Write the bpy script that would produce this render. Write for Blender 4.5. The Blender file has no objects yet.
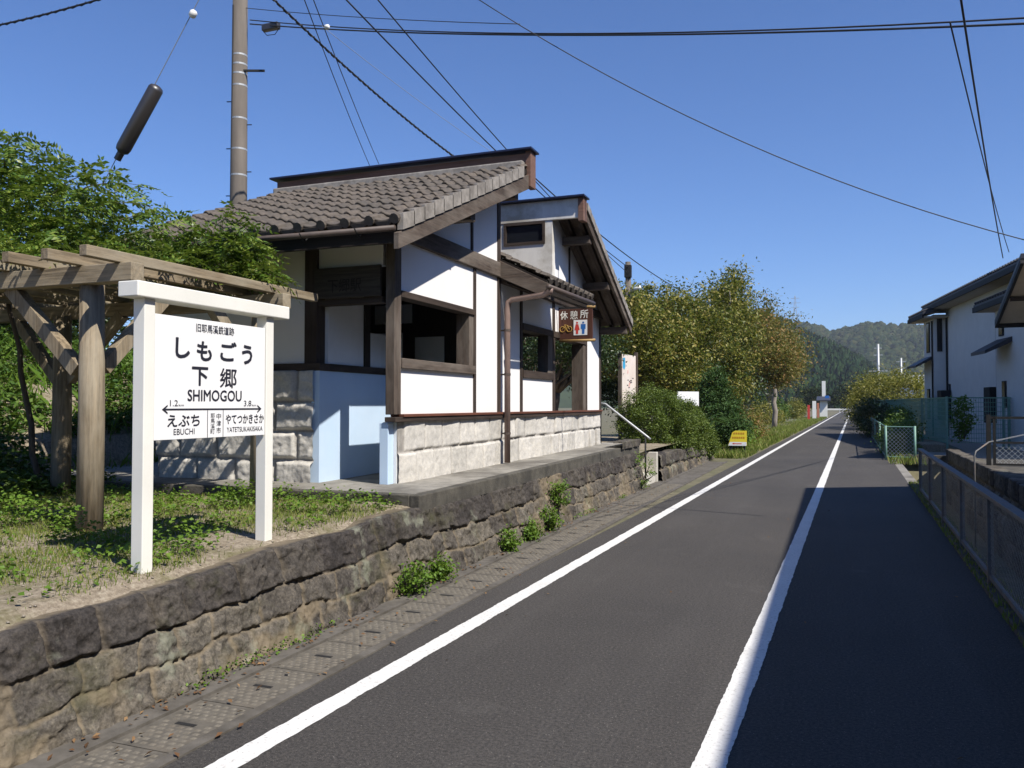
import bpy, bmesh, math, random
import numpy as np
from mathutils import Vector, Matrix

# ------------------------------------------------------------------ camera, sky, sun
SC = bpy.context.scene
COL = SC.collection
rad = math.radians
EYE = 1.6
FPX = 825.0
YAW = math.atan((832 - 512) / FPX)          # the road side of the rest house runs along +Y
PITCH = math.atan(21 / FPX)
DEL = math.atan((853 - 512) / FPX) - YAW    # the road itself is turned a little to the right of it

cam = bpy.data.cameras.new("camera")
cam.sensor_width = 36.0
cam.lens = FPX / 1024 * 36.0
cam.clip_start = 0.05
cam.clip_end = 20000
camo = bpy.data.objects.new("camera", cam)
camo.location = (0, 0, EYE)
camo.rotation_euler = (rad(90) + PITCH, 0, YAW)
COL.objects.link(camo)
SC.camera = camo

SUN_AZ, SUN_EL = 66.0, 50.0                 # from behind the camera (-Y) towards the right (+X)
SUN_STRENGTH, SKY_STRENGTH, EXPOSURE = 5.0, 0.078, 0.52
world = bpy.data.worlds.new("World")
SC.world = world
world.use_nodes = True
wn = world.node_tree
wn.nodes.clear()
sky = wn.nodes.new("ShaderNodeTexSky")
sky.sky_type = 'NISHITA'
sky.sun_disc = False
sky.sun_elevation = rad(SUN_EL)
sky.sun_rotation = rad(180 - SUN_AZ)
sky.altitude = 300
sky.air_density = 1.0
sky.dust_density = 0.25
sky.ozone_density = 5.0
bg = wn.nodes.new("ShaderNodeBackground")
bg.inputs[1].default_value = SKY_STRENGTH
wo = wn.nodes.new("ShaderNodeOutputWorld")
tint = wn.nodes.new("ShaderNodeMix"); tint.data_type = 'RGBA'; tint.blend_type = 'MULTIPLY'
tint.inputs[0].default_value = 1.0; tint.inputs[7].default_value = (0.70, 0.955, 1.33, 1)
wn.links.new(sky.outputs[0], tint.inputs[6])
wn.links.new(tint.outputs[2], bg.inputs[0])
wn.links.new(bg.outputs[0], wo.inputs[0])

TO_SUN = Vector((math.sin(rad(SUN_AZ)) * math.cos(rad(SUN_EL)), -math.cos(rad(SUN_AZ)) * math.cos(rad(SUN_EL)), math.sin(rad(SUN_EL))))
sl = bpy.data.lights.new("sun", 'SUN')
sl.energy = SUN_STRENGTH
sl.angle = rad(0.53)
sl.color = (1.0, 0.945, 0.86)
so = bpy.data.objects.new("sun", sl)
so.rotation_euler = TO_SUN.to_track_quat('Z', 'Y').to_euler()
so.location = (20, -10, 40)
COL.objects.link(so)

SC.view_settings.view_transform = 'Standard'
SC.view_settings.look = 'None'
SC.view_settings.exposure = EXPOSURE
SC.view_settings.gamma = 1.0
SC.view_settings.use_curve_mapping = False
SC.render.engine = 'CYCLES'
SC.cycles.use_denoising = True
SC.cycles.max_bounces = 6
SC.cycles.diffuse_bounces = 3
SC.cycles.glossy_bounces = 2
SC.cycles.transparent_max_bounces = 6
SC.cycles.transmission_bounces = 3
SC.cycles.caustics_reflective = False
SC.cycles.caustics_refractive = False

# ------------------------------------------------------------------ helpers
def Rd(p):
    """road frame (x across, y along the road) -> world"""
    c, s = math.cos(DEL), math.sin(DEL)
    return (p[0] * c + p[1] * s, -p[0] * s + p[1] * c, p[2] if len(p) > 2 else 0.0)

_FW = Vector((-math.sin(YAW) * math.cos(PITCH), math.cos(YAW) * math.cos(PITCH), math.sin(PITCH)))
_RT = Vector((math.cos(YAW), math.sin(YAW), 0))
_UP = _RT.cross(_FW)
def at(u, v, y):
    """the point seen at pixel (u, v) at distance y along +Y, used to read positions off the photograph"""
    d = _FW * FPX + _RT * (u - 512) - _UP * (v - 384)
    t = y / d.y
    return Vector((0, 0, EYE)) + d * t

def props(o, label=None, cat=None, group=None, kind=None):
    if label: o["label"] = label
    if cat: o["category"] = cat
    if group: o["group"] = group
    if kind: o["kind"] = kind
    return o

def thing(name, label, cat, loc=(0, 0, 0), group=None, rz=0.0):
    o = bpy.data.objects.new(name, None)
    o.empty_display_size = 0.2
    o.location = loc
    o.rotation_euler = (0, 0, rz)
    COL.objects.link(o)
    return props(o, label, cat, group)

def origin_of(o):
    p = Vector((0, 0, 0))
    while o is not None:
        p += o.location
        o = o.parent
    return p

class MB:
    """collects shapes in world coordinates and links them as ONE mesh object"""
    def __init__(s, T=None):
        s.v, s.f, s.T = [], [], T
    def add(s, vs, fs):
        b = len(s.v)
        for p in vs:
            s.v.append(tuple(s.T(p)) if s.T else tuple(p))
        for f in fs:
            s.f.append(tuple(i + b for i in f))
        return s
    def box(s, x0, x1, y0, y1, z0, z1):
        vs = [(x, y, z) for z in (z0, z1) for y in (y0, y1) for x in (x0, x1)]
        return s.add(vs, [(0, 2, 3, 1), (4, 5, 7, 6), (0, 1, 5, 4), (2, 6, 7, 3), (0, 4, 6, 2), (1, 3, 7, 5)])
    def bar(s, p, q, w, h, up=(0, 0, 1)):
        p, q = Vector(p), Vector(q)
        d = (q - p).normalized()
        u = Vector(up)
        if abs(d.dot(u)) > 0.99: u = Vector((1, 0, 0))
        a = d.cross(u).normalized() * (w / 2)
        b = a.cross(d).normalized() * (h / 2)
        vs = [p - a - b, p + a - b, p + a + b, p - a + b, q - a - b, q + a - b, q + a + b, q - a + b]
        return s.add(vs, [(0, 1, 2, 3), (4, 7, 6, 5), (0, 4, 5, 1), (1, 5, 6, 2), (2, 6, 7, 3), (3, 7, 4, 0)])
    def tube(s, pts, r, n=8, cap=True):
        pts = [Vector(p) for p in pts]
        rs = r if isinstance(r, (list, tuple)) else [r] * len(pts)
        vs, fs = [], []
        u = None
        for i, p in enumerate(pts):
            d = (pts[min(i + 1, len(pts) - 1)] - pts[max(i - 1, 0)])
            d = d.normalized() if d.length > 1e-9 else Vector((0, 0, 1))
            if u is None:
                u = Vector((0, 0, 1)) if abs(d.z) < 0.9 else Vector((1, 0, 0))
            a = d.cross(u)
            a = a.normalized() if a.length > 1e-6 else d.orthogonal().normalized()
            b = a.cross(d).normalized()
            u = b
            for k in range(n):
                t = 2 * math.pi * k / n
                vs.append(p + (a * math.cos(t) + b * math.sin(t)) * rs[i])
        for i in range(len(pts) - 1):
            for k in range(n):
                fs.append((i * n + k, i * n + (k + 1) % n, (i + 1) * n + (k + 1) % n, (i + 1) * n + k))
        if cap:
            fs.append(tuple(range(n - 1, -1, -1)))
            fs.append(tuple(range((len(pts) - 1) * n, len(pts) * n)))
        return s.add(vs, fs)
    def prism(s, poly, d):
        """poly: list of 3-D points of one face, d: extrusion vector"""
        n = len(poly)
        d = Vector(d)
        vs = [Vector(p) for p in poly] + [Vector(p) + d for p in poly]
        fs = [tuple(range(n - 1, -1, -1)), tuple(range(n, 2 * n))]
        fs += [(i, (i + 1) % n, n + (i + 1) % n, n + i) for i in range(n)]
        return s.add(vs, fs)
    def quad(s, a, b, c, d):
        return s.add([a, b, c, d], [(0, 1, 2, 3)])
    def disc(s, c, nrm, r, th, n=16):
        nrm = Vector(nrm).normalized()
        return s.tube([Vector(c) - nrm * th / 2, Vector(c) + nrm * th / 2], r, n)
    def build(s, name, m, parent=None, bev=0.0, smooth=False, fix=True):
        me = bpy.data.meshes.new(name)
        off = origin_of(parent) if parent else Vector((0, 0, 0))
        me.from_pydata([(x - off.x, y - off.y, z - off.z) for x, y, z in s.v], [], s.f)
        if fix:
            bm = bmesh.new(); bm.from_mesh(me)
            bmesh.ops.recalc_face_normals(bm, faces=bm.faces[:])
            bm.to_mesh(me); bm.free()
        if smooth:
            me.polygons.foreach_set("use_smooth", [True] * len(me.polygons))
        me.materials.append(m)
        o = bpy.data.objects.new(name, me)
        COL.objects.link(o)
        if parent: o.parent = parent
        if bev:
            b = o.modifiers.new("bevel", 'BEVEL')
            b.width = bev; b.segments = 2; b.limit_method = 'ANGLE'; b.angle_limit = rad(40)
        return o

def np_mesh(name, V, F, m, parent=None, smooth=False, attrs=None):
    """V (n,3), F (k,3|4) arrays -> mesh object"""
    V = np.asarray(V, np.float32)
    if parent is not None:
        o_ = origin_of(parent)
        V = V - np.array([o_.x, o_.y, o_.z], np.float32)
    F = np.asarray(F, np.int32)
    me = bpy.data.meshes.new(name)
    me.vertices.add(len(V)); me.vertices.foreach_set("co", V.ravel())
    k = F.shape[1]
    me.loops.add(F.size); me.loops.foreach_set("vertex_index", F.ravel())
    me.polygons.add(len(F)); me.polygons.foreach_set("loop_start", np.arange(0, F.size, k, dtype=np.int32))
    me.update(calc_edges=True)
    if smooth: me.polygons.foreach_set("use_smooth", np.ones(len(F), bool))
    for an, arr in (attrs or {}).items():
        a = me.attributes.new(an, 'FLOAT', 'POINT')
        a.data.foreach_set("value", np.asarray(arr, np.float32))
    me.materials.append(m)
    o = bpy.data.objects.new(name, me)
    COL.objects.link(o)
    if parent is not None: o.parent = parent
    return o

_lat = np.random.default_rng(5).random((256, 256))
def vnoise(x, y):
    x = np.asarray(x, float); y = np.asarray(y, float)
    xi = np.floor(x).astype(int); yi = np.floor(y).astype(int)
    fx = x - xi; fy = y - yi
    fx = fx * fx * (3 - 2 * fx); fy = fy * fy * (3 - 2 * fy)
    g = lambda i, j: _lat[i % 256, j % 256]
    return (g(xi, yi) * (1 - fx) + g(xi + 1, yi) * fx) * (1 - fy) + (g(xi, yi + 1) * (1 - fx) + g(xi + 1, yi + 1) * fx) * fy
def fbm(x, y, o=4):
    s = 0; a = 0.5
    for i in range(o):
        s = s + a * vnoise(x * 2 ** i + 17 * i, y * 2 ** i + 31 * i); a *= 0.5
    return s
def sst(a, b, x):
    t = np.clip((x - a) / (b - a), 0, 1)
    return t * t * (3 - 2 * t)

# ------------------------------------------------------------------ materials
def _new(name):
    m = bpy.data.materials.new(name); m.use_nodes = True
    nt = m.node_tree; nt.nodes.clear()
    out = nt.nodes.new("ShaderNodeOutputMaterial")
    p = nt.nodes.new("ShaderNodeBsdfPrincipled")
    nt.links.new(p.outputs[0], out.inputs[0])
    return m, nt, p, out
def _noise(nt, scale, detail=5, rough=0.6, stretch=None, src="Object"):
    tc = nt.nodes.new("ShaderNodeTexCoord")
    n = nt.nodes.new("ShaderNodeTexNoise")
    n.inputs["Scale"].default_value = scale
    n.inputs["Detail"].default_value = detail
    n.inputs["Roughness"].default_value = rough
    if stretch:
        mp = nt.nodes.new("ShaderNodeMapping"); mp.inputs["Scale"].default_value = stretch
        nt.links.new(tc.outputs[src], mp.inputs[0]); nt.links.new(mp.outputs[0], n.inputs["Vector"])
    else:
        nt.links.new(tc.outputs[src], n.inputs["Vector"])
    return n
def _ramp(nt, src, stops):
    r = nt.nodes.new("ShaderNodeValToRGB")
    el = r.color_ramp.elements
    while len(el) < len(stops): el.new(0.5)
    for e, (p, c) in zip(el, stops):
        e.position = p; e.color = (*c, 1) if len(c) == 3 else c
    nt.links.new(src, r.inputs[0])
    return r
def _mix(nt, fac, a, b, mode='MIX'):
    m = nt.nodes.new("ShaderNodeMix"); m.data_type = 'RGBA'; m.blend_type = mode
    for s, k in ((fac, 0), (a, 6), (b, 7)):
        if hasattr(s, "links") or hasattr(s, "is_linked"): nt.links.new(s, m.inputs[k])
        elif k == 0: m.inputs[0].default_value = s
        else: m.inputs[k].default_value = (*s, 1)
    return m.outputs[2]
def _bump(nt, p, src, strength, dist):
    b = nt.nodes.new("ShaderNodeBump")
    b.inputs["Strength"].default_value = strength; b.inputs["Distance"].default_value = dist
    nt.links.new(src, b.inputs["Height"]); nt.links.new(b.outputs[0], p.inputs["Normal"])
    return b
def mul(c, k): return tuple(min(1, x * k) for x in c)

def mat(name, col, rough=0.7, var=0.25, scale=6, bump=0.0, bdist=0.01, stretch=None, metal=0.0, stain=None, stain_scale=1.5, stain_amt=0.5, spec=None, bscale=None):
    m, nt, p, _ = _new(name)
    n = _noise(nt, scale, stretch=stretch)
    c = _ramp(nt, n.outputs[0], [(0.28, mul(col, 1 - var)), (0.5, col), (0.75, mul(col, 1 + var))]).outputs[0]
    if stain:
        n2 = _noise(nt, stain_scale, 6, 0.65)
        f = _ramp(nt, n2.outputs[0], [(0.45, (0, 0, 0)), (0.68, (stain_amt,) * 3)]).outputs[0]
        c = _mix(nt, f, c, stain)
    nt.links.new(c, p.inputs["Base Color"])
    p.inputs["Roughness"].default_value = rough
    p.inputs["Metallic"].default_value = metal
    if spec is not None: p.inputs["Specular IOR Level"].default_value = spec
    if bump:
        nb = _noise(nt, bscale or scale * 4, 6, 0.65, stretch)
        _bump(nt, p, nb.outputs[0], bump, bdist)
    return m

def wood(name, col, axis, var=0.4, rough=0.8, light=None, la=0.5):
    """weathered timber: grain stretched along one axis"""
    st = {'x': (0.06, 1, 1), 'y': (1, 0.06, 1), 'z': (1, 1, 0.06)}[axis]
    m, nt, p, _ = _new(name)
    n = _noise(nt, 38, 6, 0.7, st)
    c = _ramp(nt, n.outputs[0], [(0.3, mul(col, 1 - var)), (0.52, col), (0.72, mul(col, 1 + var))]).outputs[0]
    if light:
        n2 = _noise(nt, 3.2, 5, 0.65, tuple(min(1, s * 5) for s in st))
        f = _ramp(nt, n2.outputs[0], [(0.42, (0, 0, 0)), (0.66, (la,) * 3)]).outputs[0]
        c = _mix(nt, f, c, light)
    nt.links.new(c, p.inputs["Base Color"])
    p.inputs["Roughness"].default_value = rough
    p.inputs["Specular IOR Level"].default_value = 0.25
    _bump(nt, p, n.outputs[0], 0.5, 0.006)
    return m

def leafmat(name, cols, trans=0.3, rough=0.5, spec=0.4, patch=None):
    m, nt, p, out = _new(name)
    g = nt.nodes.new("ShaderNodeNewGeometry")
    k = len(cols)
    c = _ramp(nt, g.outputs["Random Per Island"], [(i / max(1, k - 1), cc) for i, cc in enumerate(cols)]).outputs[0]
    if patch:
        n = _noise(nt, 1.1, 4, 0.6)
        f = _ramp(nt, n.outputs[0], [(0.42, (0, 0, 0)), (0.62, (0.75,) * 3)]).outputs[0]
        c = _mix(nt, f, c, patch)
    nt.links.new(c, p.inputs["Base Color"])
    p.inputs["Roughness"].default_value = rough
    p.inputs["Specular IOR Level"].default_value = spec
    tr = nt.nodes.new("ShaderNodeBsdfTranslucent")
    lighter = _mix(nt, 0.5, c, (0.16, 0.22, 0.02))
    nt.links.new(lighter, tr.inputs[0])
    mx = nt.nodes.new("ShaderNodeMixShader"); mx.inputs[0].default_value = trans
    nt.links.new(p.outputs[0], mx.inputs[1]); nt.links.new(tr.outputs[0], mx.inputs[2])
    nt.links.new(mx.outputs[0], out.inputs[0])
    return m

def asphalt():
    m, nt, p, _ = _new("asphalt")
    n = _noise(nt, 0.35, 5, 0.6); n1 = _noise(nt, 160, 3, 0.8)
    a = _ramp(nt, n1.outputs[0], [(0.30, (0.024, 0.022, 0.021)), (0.50, (0.054, 0.050, 0.047)), (0.64, (0.090, 0.084, 0.078)), (0.72, (0.24, 0.225, 0.205))]).outputs[0]
    b = _ramp(nt, n.outputs[0], [(0.3, (0.85, 0.85, 0.85)), (0.7, (1.15, 1.13, 1.1))]).outputs[0]
    c = _mix(nt, 1.0, a, b, 'MULTIPLY')
    # worn lighter band and a few old patches along the lane
    n2 = _noise(nt, 1.0, 4, 0.6, (1.6, 0.12, 1))
    f = _ramp(nt, n2.outputs[0], [(0.5, (0, 0, 0)), (0.7, (0.3,) * 3)]).outputs[0]
    c = _mix(nt, f, c, (0.090, 0.084, 0.078))
    nt.links.new(c, p.inputs["Base Color"])
    p.inputs["Roughness"].default_value = 0.82
    p.inputs["Specular IOR Level"].default_value = 0.3
    n3 = _noise(nt, 55, 2, 0.5)
    g = _ramp(nt, n3.outputs[0], [(0.30, (0.62, 0.62, 0.62)), (0.5, (1, 1, 1)), (0.70, (1.4, 1.38, 1.34))]).outputs[0]
    c = _mix(nt, 1.0, c, g, 'MULTIPLY')
    vo = nt.nodes.new("ShaderNodeTexVoronoi"); vo.inputs["Scale"].default_value = 28
    tc = nt.nodes.new("ShaderNodeTexCoord"); nt.links.new(tc.outputs["Object"], vo.inputs["Vector"])
    f = _ramp(nt, vo.outputs["Distance"], [(0.07, (0.55,) * 3), (0.11, (0, 0, 0))]).outputs[0]
    c = _mix(nt, f, c, (0.30, 0.28, 0.25))
    # pale dust stains and hairline cracks
    n6 = _noise(nt, 0.9, 7, 0.7)
    f = _ramp(nt, n6.outputs[0], [(0.60, (0, 0, 0)), (0.74, (0.35,) * 3)]).outputs[0]
    c = _mix(nt, f, c, (0.13, 0.122, 0.11))
    vc = nt.nodes.new("ShaderNodeTexVoronoi"); vc.feature = 'DISTANCE_TO_EDGE'; vc.inputs["Scale"].default_value = 0.42
    wob = _noise(nt, 2.5, 5, 0.7); va = nt.nodes.new("ShaderNodeVectorMath"); va.operation = 'ADD'
    vs_ = nt.nodes.new("ShaderNodeVectorMath"); vs_.operation = 'SCALE'; vs_.inputs[3].default_value = 0.5
    nt.links.new(wob.outputs[1], vs_.inputs[0]); nt.links.new(vs_.outputs[0], va.inputs[0]); nt.links.new(tc.outputs["Object"], va.inputs[1]); nt.links.new(va.outputs[0], vc.inputs["Vector"])
    fc = _ramp(nt, vc.outputs["Distance"], [(0.0, (0.55,) * 3), (0.0035, (0, 0, 0))]).outputs[0]
    n7 = _noise(nt, 0.35, 3, 0.5); fm = _ramp(nt, n7.outputs[0], [(0.5, (0, 0, 0)), (0.6, (1, 1, 1))]).outputs[0]
    fx = _mix(nt, 1.0, fc, fm, 'MULTIPLY')
    c = _mix(nt, fx, c, (0.02, 0.019, 0.018))
    nt.links.new(c, p.inputs["Base Color"])
    _bump(nt, p, n1.outputs[0], 0.8, 0.008)
    return m

def linepaint():
    m, nt, p, _ = _new("line_paint")
    n = _noise(nt, 45, 6, 0.7); n2 = _noise(nt, 2.2, 4, 0.6)
    c = _ramp(nt, n.outputs[0], [(0.30, (0.22, 0.21, 0.2)), (0.42, (0.62, 0.61, 0.58)), (0.7, (0.74, 0.73, 0.70))]).outputs[0]
    f = _ramp(nt, n2.outputs[0], [(0.4, (0, 0, 0)), (0.75, (0.35,) * 3)]).outputs[0]
    c = _mix(nt, f, c, (0.45, 0.44, 0.41))
    nt.links.new(c, p.inputs["Base Color"])
    p.inputs["Roughness"].default_value = 0.7
    _bump(nt, p, n.outputs[0], 0.4, 0.004)
    return m

def stonemat(name, base, dark, mortar, lichen=None, moss=None, la=0.7, grit=1.0):
    """reads the per-block attributes 'blk' (tone of a stone) and 'jnt' (mortar between stones)"""
    m, nt, p, _ = _new(name)
    ab = nt.nodes.new("ShaderNodeAttribute"); ab.attribute_name = "blk"
    aj = nt.nodes.new("ShaderNodeAttribute"); aj.attribute_name = "jnt"
    n = _noise(nt, 9, 8, 0.7); n2 = _noise(nt, 2.3, 6, 0.65); n3 = _noise(nt, 60, 4, 0.7)
    c0 = _ramp(nt, ab.outputs["Fac"], [(0.0, dark), (1.0, base)]).outputs[0]
    sh = _ramp(nt, n.outputs[0], [(0.28, (0.5, 0.5, 0.5)), (0.5, (1, 1, 1)), (0.72, (1.45, 1.42, 1.36))]).outputs[0]
    c = _mix(nt, min(1.0, .35 + .65 * grit), c0, sh, 'MULTIPLY')
    sp = _ramp(nt, n3.outputs[0], [(0.3, (0.5, 0.5, 0.5)), (0.5, (1, 1, 1)), (0.68, (1.5, 1.5, 1.45)), (0.76, (3.0, 2.9, 2.7))]).outputs[0]
    c = _mix(nt, 0.9 * grit, c, sp, 'MULTIPLY')
    n5 = _noise(nt, 20, 5, 0.75)
    sp2 = _ramp(nt, n5.outputs[0], [(0.32, (0.45, 0.43, 0.4)), (0.5, (1, 1, 1)), (0.7, (1.35, 1.3, 1.2))]).outputs[0]
    c = _mix(nt, 0.8 * grit, c, sp2, 'MULTIPLY')
    jj = _mix(nt, 1.0, _ramp(nt, n.outputs[0], [(0.3, (0.6, 0.6, 0.6)), (0.7, (1.2, 1.2, 1.2))]).outputs[0], mortar, 'MULTIPLY')
    c = _mix(nt, aj.outputs["Fac"], c, jj)
    if lichen:
        f = _ramp(nt, n2.outputs[0], [(0.60, (0, 0, 0)), (0.67, (la,) * 3)]).outputs[0]
        c = _mix(nt, f, c, lichen)
    if moss:
        nm = _noise(nt, 1.7, 6, 0.7, (1, 1, 1.5))
        f = _ramp(nt, nm.outputs[0], [(0.55, (0, 0, 0)), (0.7, (0.5,) * 3)]).outputs[0]
        c = _mix(nt, f, c, moss)
    nt.links.new(c, p.inputs["Base Color"])
    p.inputs["Roughness"].default_value = 0.9
    p.inputs["Specular IOR Level"].default_value = 0.2
    b1 = _bump(nt, p, n.outputs[0], 0.7 * (.4 + .6 * grit), 0.02)
    b2 = nt.nodes.new("ShaderNodeBump"); b2.inputs["Strength"].default_value = 0.7 * grit; b2.inputs["Distance"].default_value = 0.008
    nt.links.new(n3.outputs[0], b2.inputs["Height"]); nt.links.new(b1.outputs[0], b2.inputs["Normal"]); nt.links.new(b2.outputs[0], p.inputs["Normal"])
    return m

def soil():
    m, nt, p, _ = _new("soil")
    n = _noise(nt, 1.3, 6, 0.65); n1 = _noise(nt, 30, 6, 0.75); n2 = _noise(nt, 5, 6, 0.7)
    a = _ramp(nt, n1.outputs[0], [(0.3, (0.13, 0.105, 0.075)), (0.5, (0.26, 0.215, 0.16)), (0.72, (0.42, 0.37, 0.285))]).outputs[0]
    f = _ramp(nt, n.outputs[0], [(0.50, (0, 0, 0)), (0.64, (0.7,) * 3)]).outputs[0]
    c = _mix(nt, f, a, (0.085, 0.09, 0.02))
    f2 = _ramp(nt, n2.outputs[0], [(0.62, (0, 0, 0)), (0.68, (0.6,) * 3)]).outputs[0]
    c = _mix(nt, f2, c, (0.10, 0.075, 0.05))
    nt.links.new(c, p.inputs["Base Color"]); p.inputs["Roughness"].default_value = 0.95
    p.inputs["Specular IOR Level"].default_value = 0.1
    _bump(nt, p, n1.outputs[0], 0.8, 0.02)
    return m

M = {}
M['asphalt'] = asphalt()
M['line'] = linepaint()
M['soil'] = soil()
M['field'] = mat("field", (0.13, 0.115, 0.07), 0.95, 0.4, 3, 0.5, 0.02, stain=(0.06, 0.075, 0.02), stain_scale=0.5)
M['gravel'] = mat("gravel", (0.30, 0.26, 0.21), 0.95, 0.4, 25, 0.6, 0.02)
M['gutter'] = mat("gutter_concrete", (0.108, 0.097, 0.082), 0.9, 0.35, 9, 0.5, 0.01, stain=(0.055, 0.047, 0.036), stain_scale=2.2, stain_amt=0.8)
M['cover'] = mat("cover_concrete", (0.098, 0.087, 0.070), 0.9, 0.4, 11, 0.5, 0.008, stain=(0.22, 0.18, 0.13), stain_scale=1.2, stain_amt=0.7)
M['cover_lt'] = mat("worn_studs", (0.135, 0.12, 0.095), 0.9, 0.35, 20, stain=(0.11, 0.09, 0.066), stain_scale=2.0, stain_amt=0.9)
M['slab'] = mat("slab_concrete", (0.235, 0.22, 0.19), 0.9, 0.3, 7, 0.4, 0.008, stain=(0.07, 0.062, 0.05), stain_scale=1.3, stain_amt=0.8)
M['slab_dark'] = mat("stained_concrete", (0.075, 0.068, 0.054), 0.92, 0.45, 8, 0.6, 0.012, stain=(0.035, 0.032, 0.026), stain_scale=2.6, stain_amt=0.9)
M['step'] = mat("step_concrete", (0.48, 0.45, 0.39), 0.85, 0.15, 8, 0.3, 0.005)
M['stone'] = stonemat("wall_stone", (0.130, 0.116, 0.096), (0.043, 0.038, 0.036), (0.215, 0.172, 0.115), (0.24, 0.25, 0.19), (0.055, 0.055, 0.02), 0.55)
M['base_stone'] = stonemat("base_stone", (0.56, 0.535, 0.49), (0.46, 0.44, 0.40), (0.20, 0.18, 0.16), (0.44, 0.41, 0.36), None, 0.25, grit=0.22)
M['plaster'] = mat("plaster", (0.80, 0.785, 0.77), 0.85, 0.025, 1.2, 0.08, 0.002, stain=(0.72, 0.69, 0.66), stain_scale=0.9, stain_amt=0.35)
M['plaster_old'] = mat("stained_plaster", (0.66, 0.64, 0.59), 0.9, 0.1, 5, 0.25, 0.004, stretch=(1, 1, 0.25), stain=(0.26, 0.22, 0.15), stain_scale=1.7, stain_amt=0.7)
M['plaster_in'] = mat("indoor_plaster", (0.74, 0.74, 0.73), 0.9, 0.08, 2)
M['blue'] = mat("blue_paint", (0.50, 0.64, 0.80), 0.6, 0.06, 1.6, 0.05, 0.002, stain=(0.60, 0.70, 0.82), stain_scale=1.2, stain_amt=0.5)
for ax in 'xyz':
    M['tim_' + ax] = wood("dark_timber_" + ax, (0.042, 0.030, 0.023), ax, 0.45, 0.75, (0.12, 0.09, 0.07), 0.35)
    M['old_' + ax] = wood("weathered_timber_" + ax, (0.080, 0.060, 0.047), ax, 0.6, 0.85, (0.21, 0.18, 0.15), 0.65)
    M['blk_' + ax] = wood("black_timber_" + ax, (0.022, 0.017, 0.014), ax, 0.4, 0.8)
    M['perg_' + ax] = wood("pergola_timber_" + ax, (0.20, 0.155, 0.10), ax, 0.65, 0.85, (0.36, 0.315, 0.235), 0.75)
M['redrail'] = wood("red_brown_timber", (0.13, 0.05, 0.03), 'y', 0.4, 0.6)
M['ridge'] = wood("ridge_board", (0.16, 0.085, 0.06), 'x', 0.3, 0.7, (0.25, 0.18, 0.14), 0.4)
M['navy'] = mat("navy_metal", (0.02, 0.025, 0.06), 0.35, 0.2, 5, metal=0.3)
M['tile'] = mat("roof_tile", (0.095, 0.077, 0.060), 0.8, 0.45, 18, 0.5, 0.005, stain=(0.055, 0.048, 0.040), stain_scale=2.2, stain_amt=0.8)
M['verge'] = mat("verge_tile", (0.27, 0.245, 0.215), 0.8, 0.3, 12, 0.3, 0.004, stain=(0.12, 0.105, 0.09), stain_scale=5, stain_amt=0.7)
M['gutter_pipe'] = mat("brown_plastic", (0.225, 0.155, 0.128), 0.55, 0.12, 8)
M['gutter_old'] = mat("old_gutter", (0.07, 0.05, 0.04), 0.6, 0.3, 10)
M['white'] = mat("white_paint", (0.78, 0.765, 0.70), 0.55, 0.05, 6, 0.1, 0.002, stain=(0.58, 0.57, 0.52), stain_scale=3, stain_amt=0.35)
M['panel'] = mat("sign_enamel", (0.80, 0.80, 0.80), 0.4, 0.02, 3, stain=(0.72, 0.72, 0.70), stain_scale=1.5, stain_amt=0.3)
M['ink'] = mat("black_ink", (0.018, 0.018, 0.028), 0.5, 0.1, 8)
M['glass_dark'] = mat("dark_glass", (0.012, 0.014, 0.018), 0.12, 0.1, 3, spec=0.6)
M['black'] = mat("black_shell", (0.03, 0.025, 0.023), 0.42, 0.15, 6, spec=0.9)
M['wire'] = mat("black_cable", (0.018, 0.018, 0.02), 0.6, 0.1, 5)
M['wire_grey'] = mat("grey_wire", (0.30, 0.31, 0.32), 0.5, 0.1, 5)
M['pole'] = mat("pole_concrete", (0.118, 0.099, 0.08), 0.85, 0.25, 6, 0.3, 0.006, stretch=(1, 1, 0.15), stain=(0.09, 0.075, 0.06), stain_scale=1.2)
M['steel'] = mat("galvanised_steel", (0.40, 0.41, 0.41), 0.5, 0.15, 8, metal=0.4)
M['steel_dk'] = mat("dark_steel", (0.02, 0.02, 0.02), 0.7, 0.2, 8, spec=.25)
M['fence'] = mat("worn_fence_steel", (0.10, 0.105, 0.105), 0.65, 0.3, 12, stain=(0.2, 0.11, 0.055), stain_scale=4, stain_amt=0.6)
M['fence_wire'] = mat("fence_wire", (0.45, 0.47, 0.47), 0.6, 0.15, 12)
M['green_steel'] = mat("pale_green_steel", (0.16, 0.29, 0.23), 0.55, 0.15, 8)
M['green_mesh'] = mat("green_mesh", (0.17, 0.34, 0.26), 0.6, 0.15, 8)
M['mapface'] = mat("map_board_face", (0.70, 0.62, 0.55), 0.6, 0.05, 4, stain=(0.62, 0.50, 0.42), stain_scale=2.5)
M['sign_brown'] = wood("sign_board_wood", (0.085, 0.035, 0.024), 'z', 0.3, 0.6)
M['bamboo'] = mat("sign_pole_wood", (0.32, 0.20, 0.07), 0.6, 0.2, 12)
M['gold'] = mat("gold_paint", (0.45, 0.27, 0.06), 0.5, 0.1, 8)
M['red'] = mat("red_paint", (0.55, 0.05, 0.04), 0.5, 0.1, 6)
M['bluep'] = mat("blue_sign_paint", (0.02, 0.13, 0.42), 0.5, 0.1, 6)
M['cyanp'] = mat("cyan_sign_paint", (0.05, 0.33, 0.55), 0.5, 0.1, 6)
M['yellow'] = mat("yellow_paint", (0.80, 0.62, 0.04), 0.5, 0.05, 6)
M['orange'] = mat("orange_letter_paint", (0.55, 0.25, 0.02), 0.5, 0.05, 6)
M['pink'] = mat("pink_sign_paint", (0.70, 0.35, 0.30), 0.5, 0.1, 6)
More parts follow.
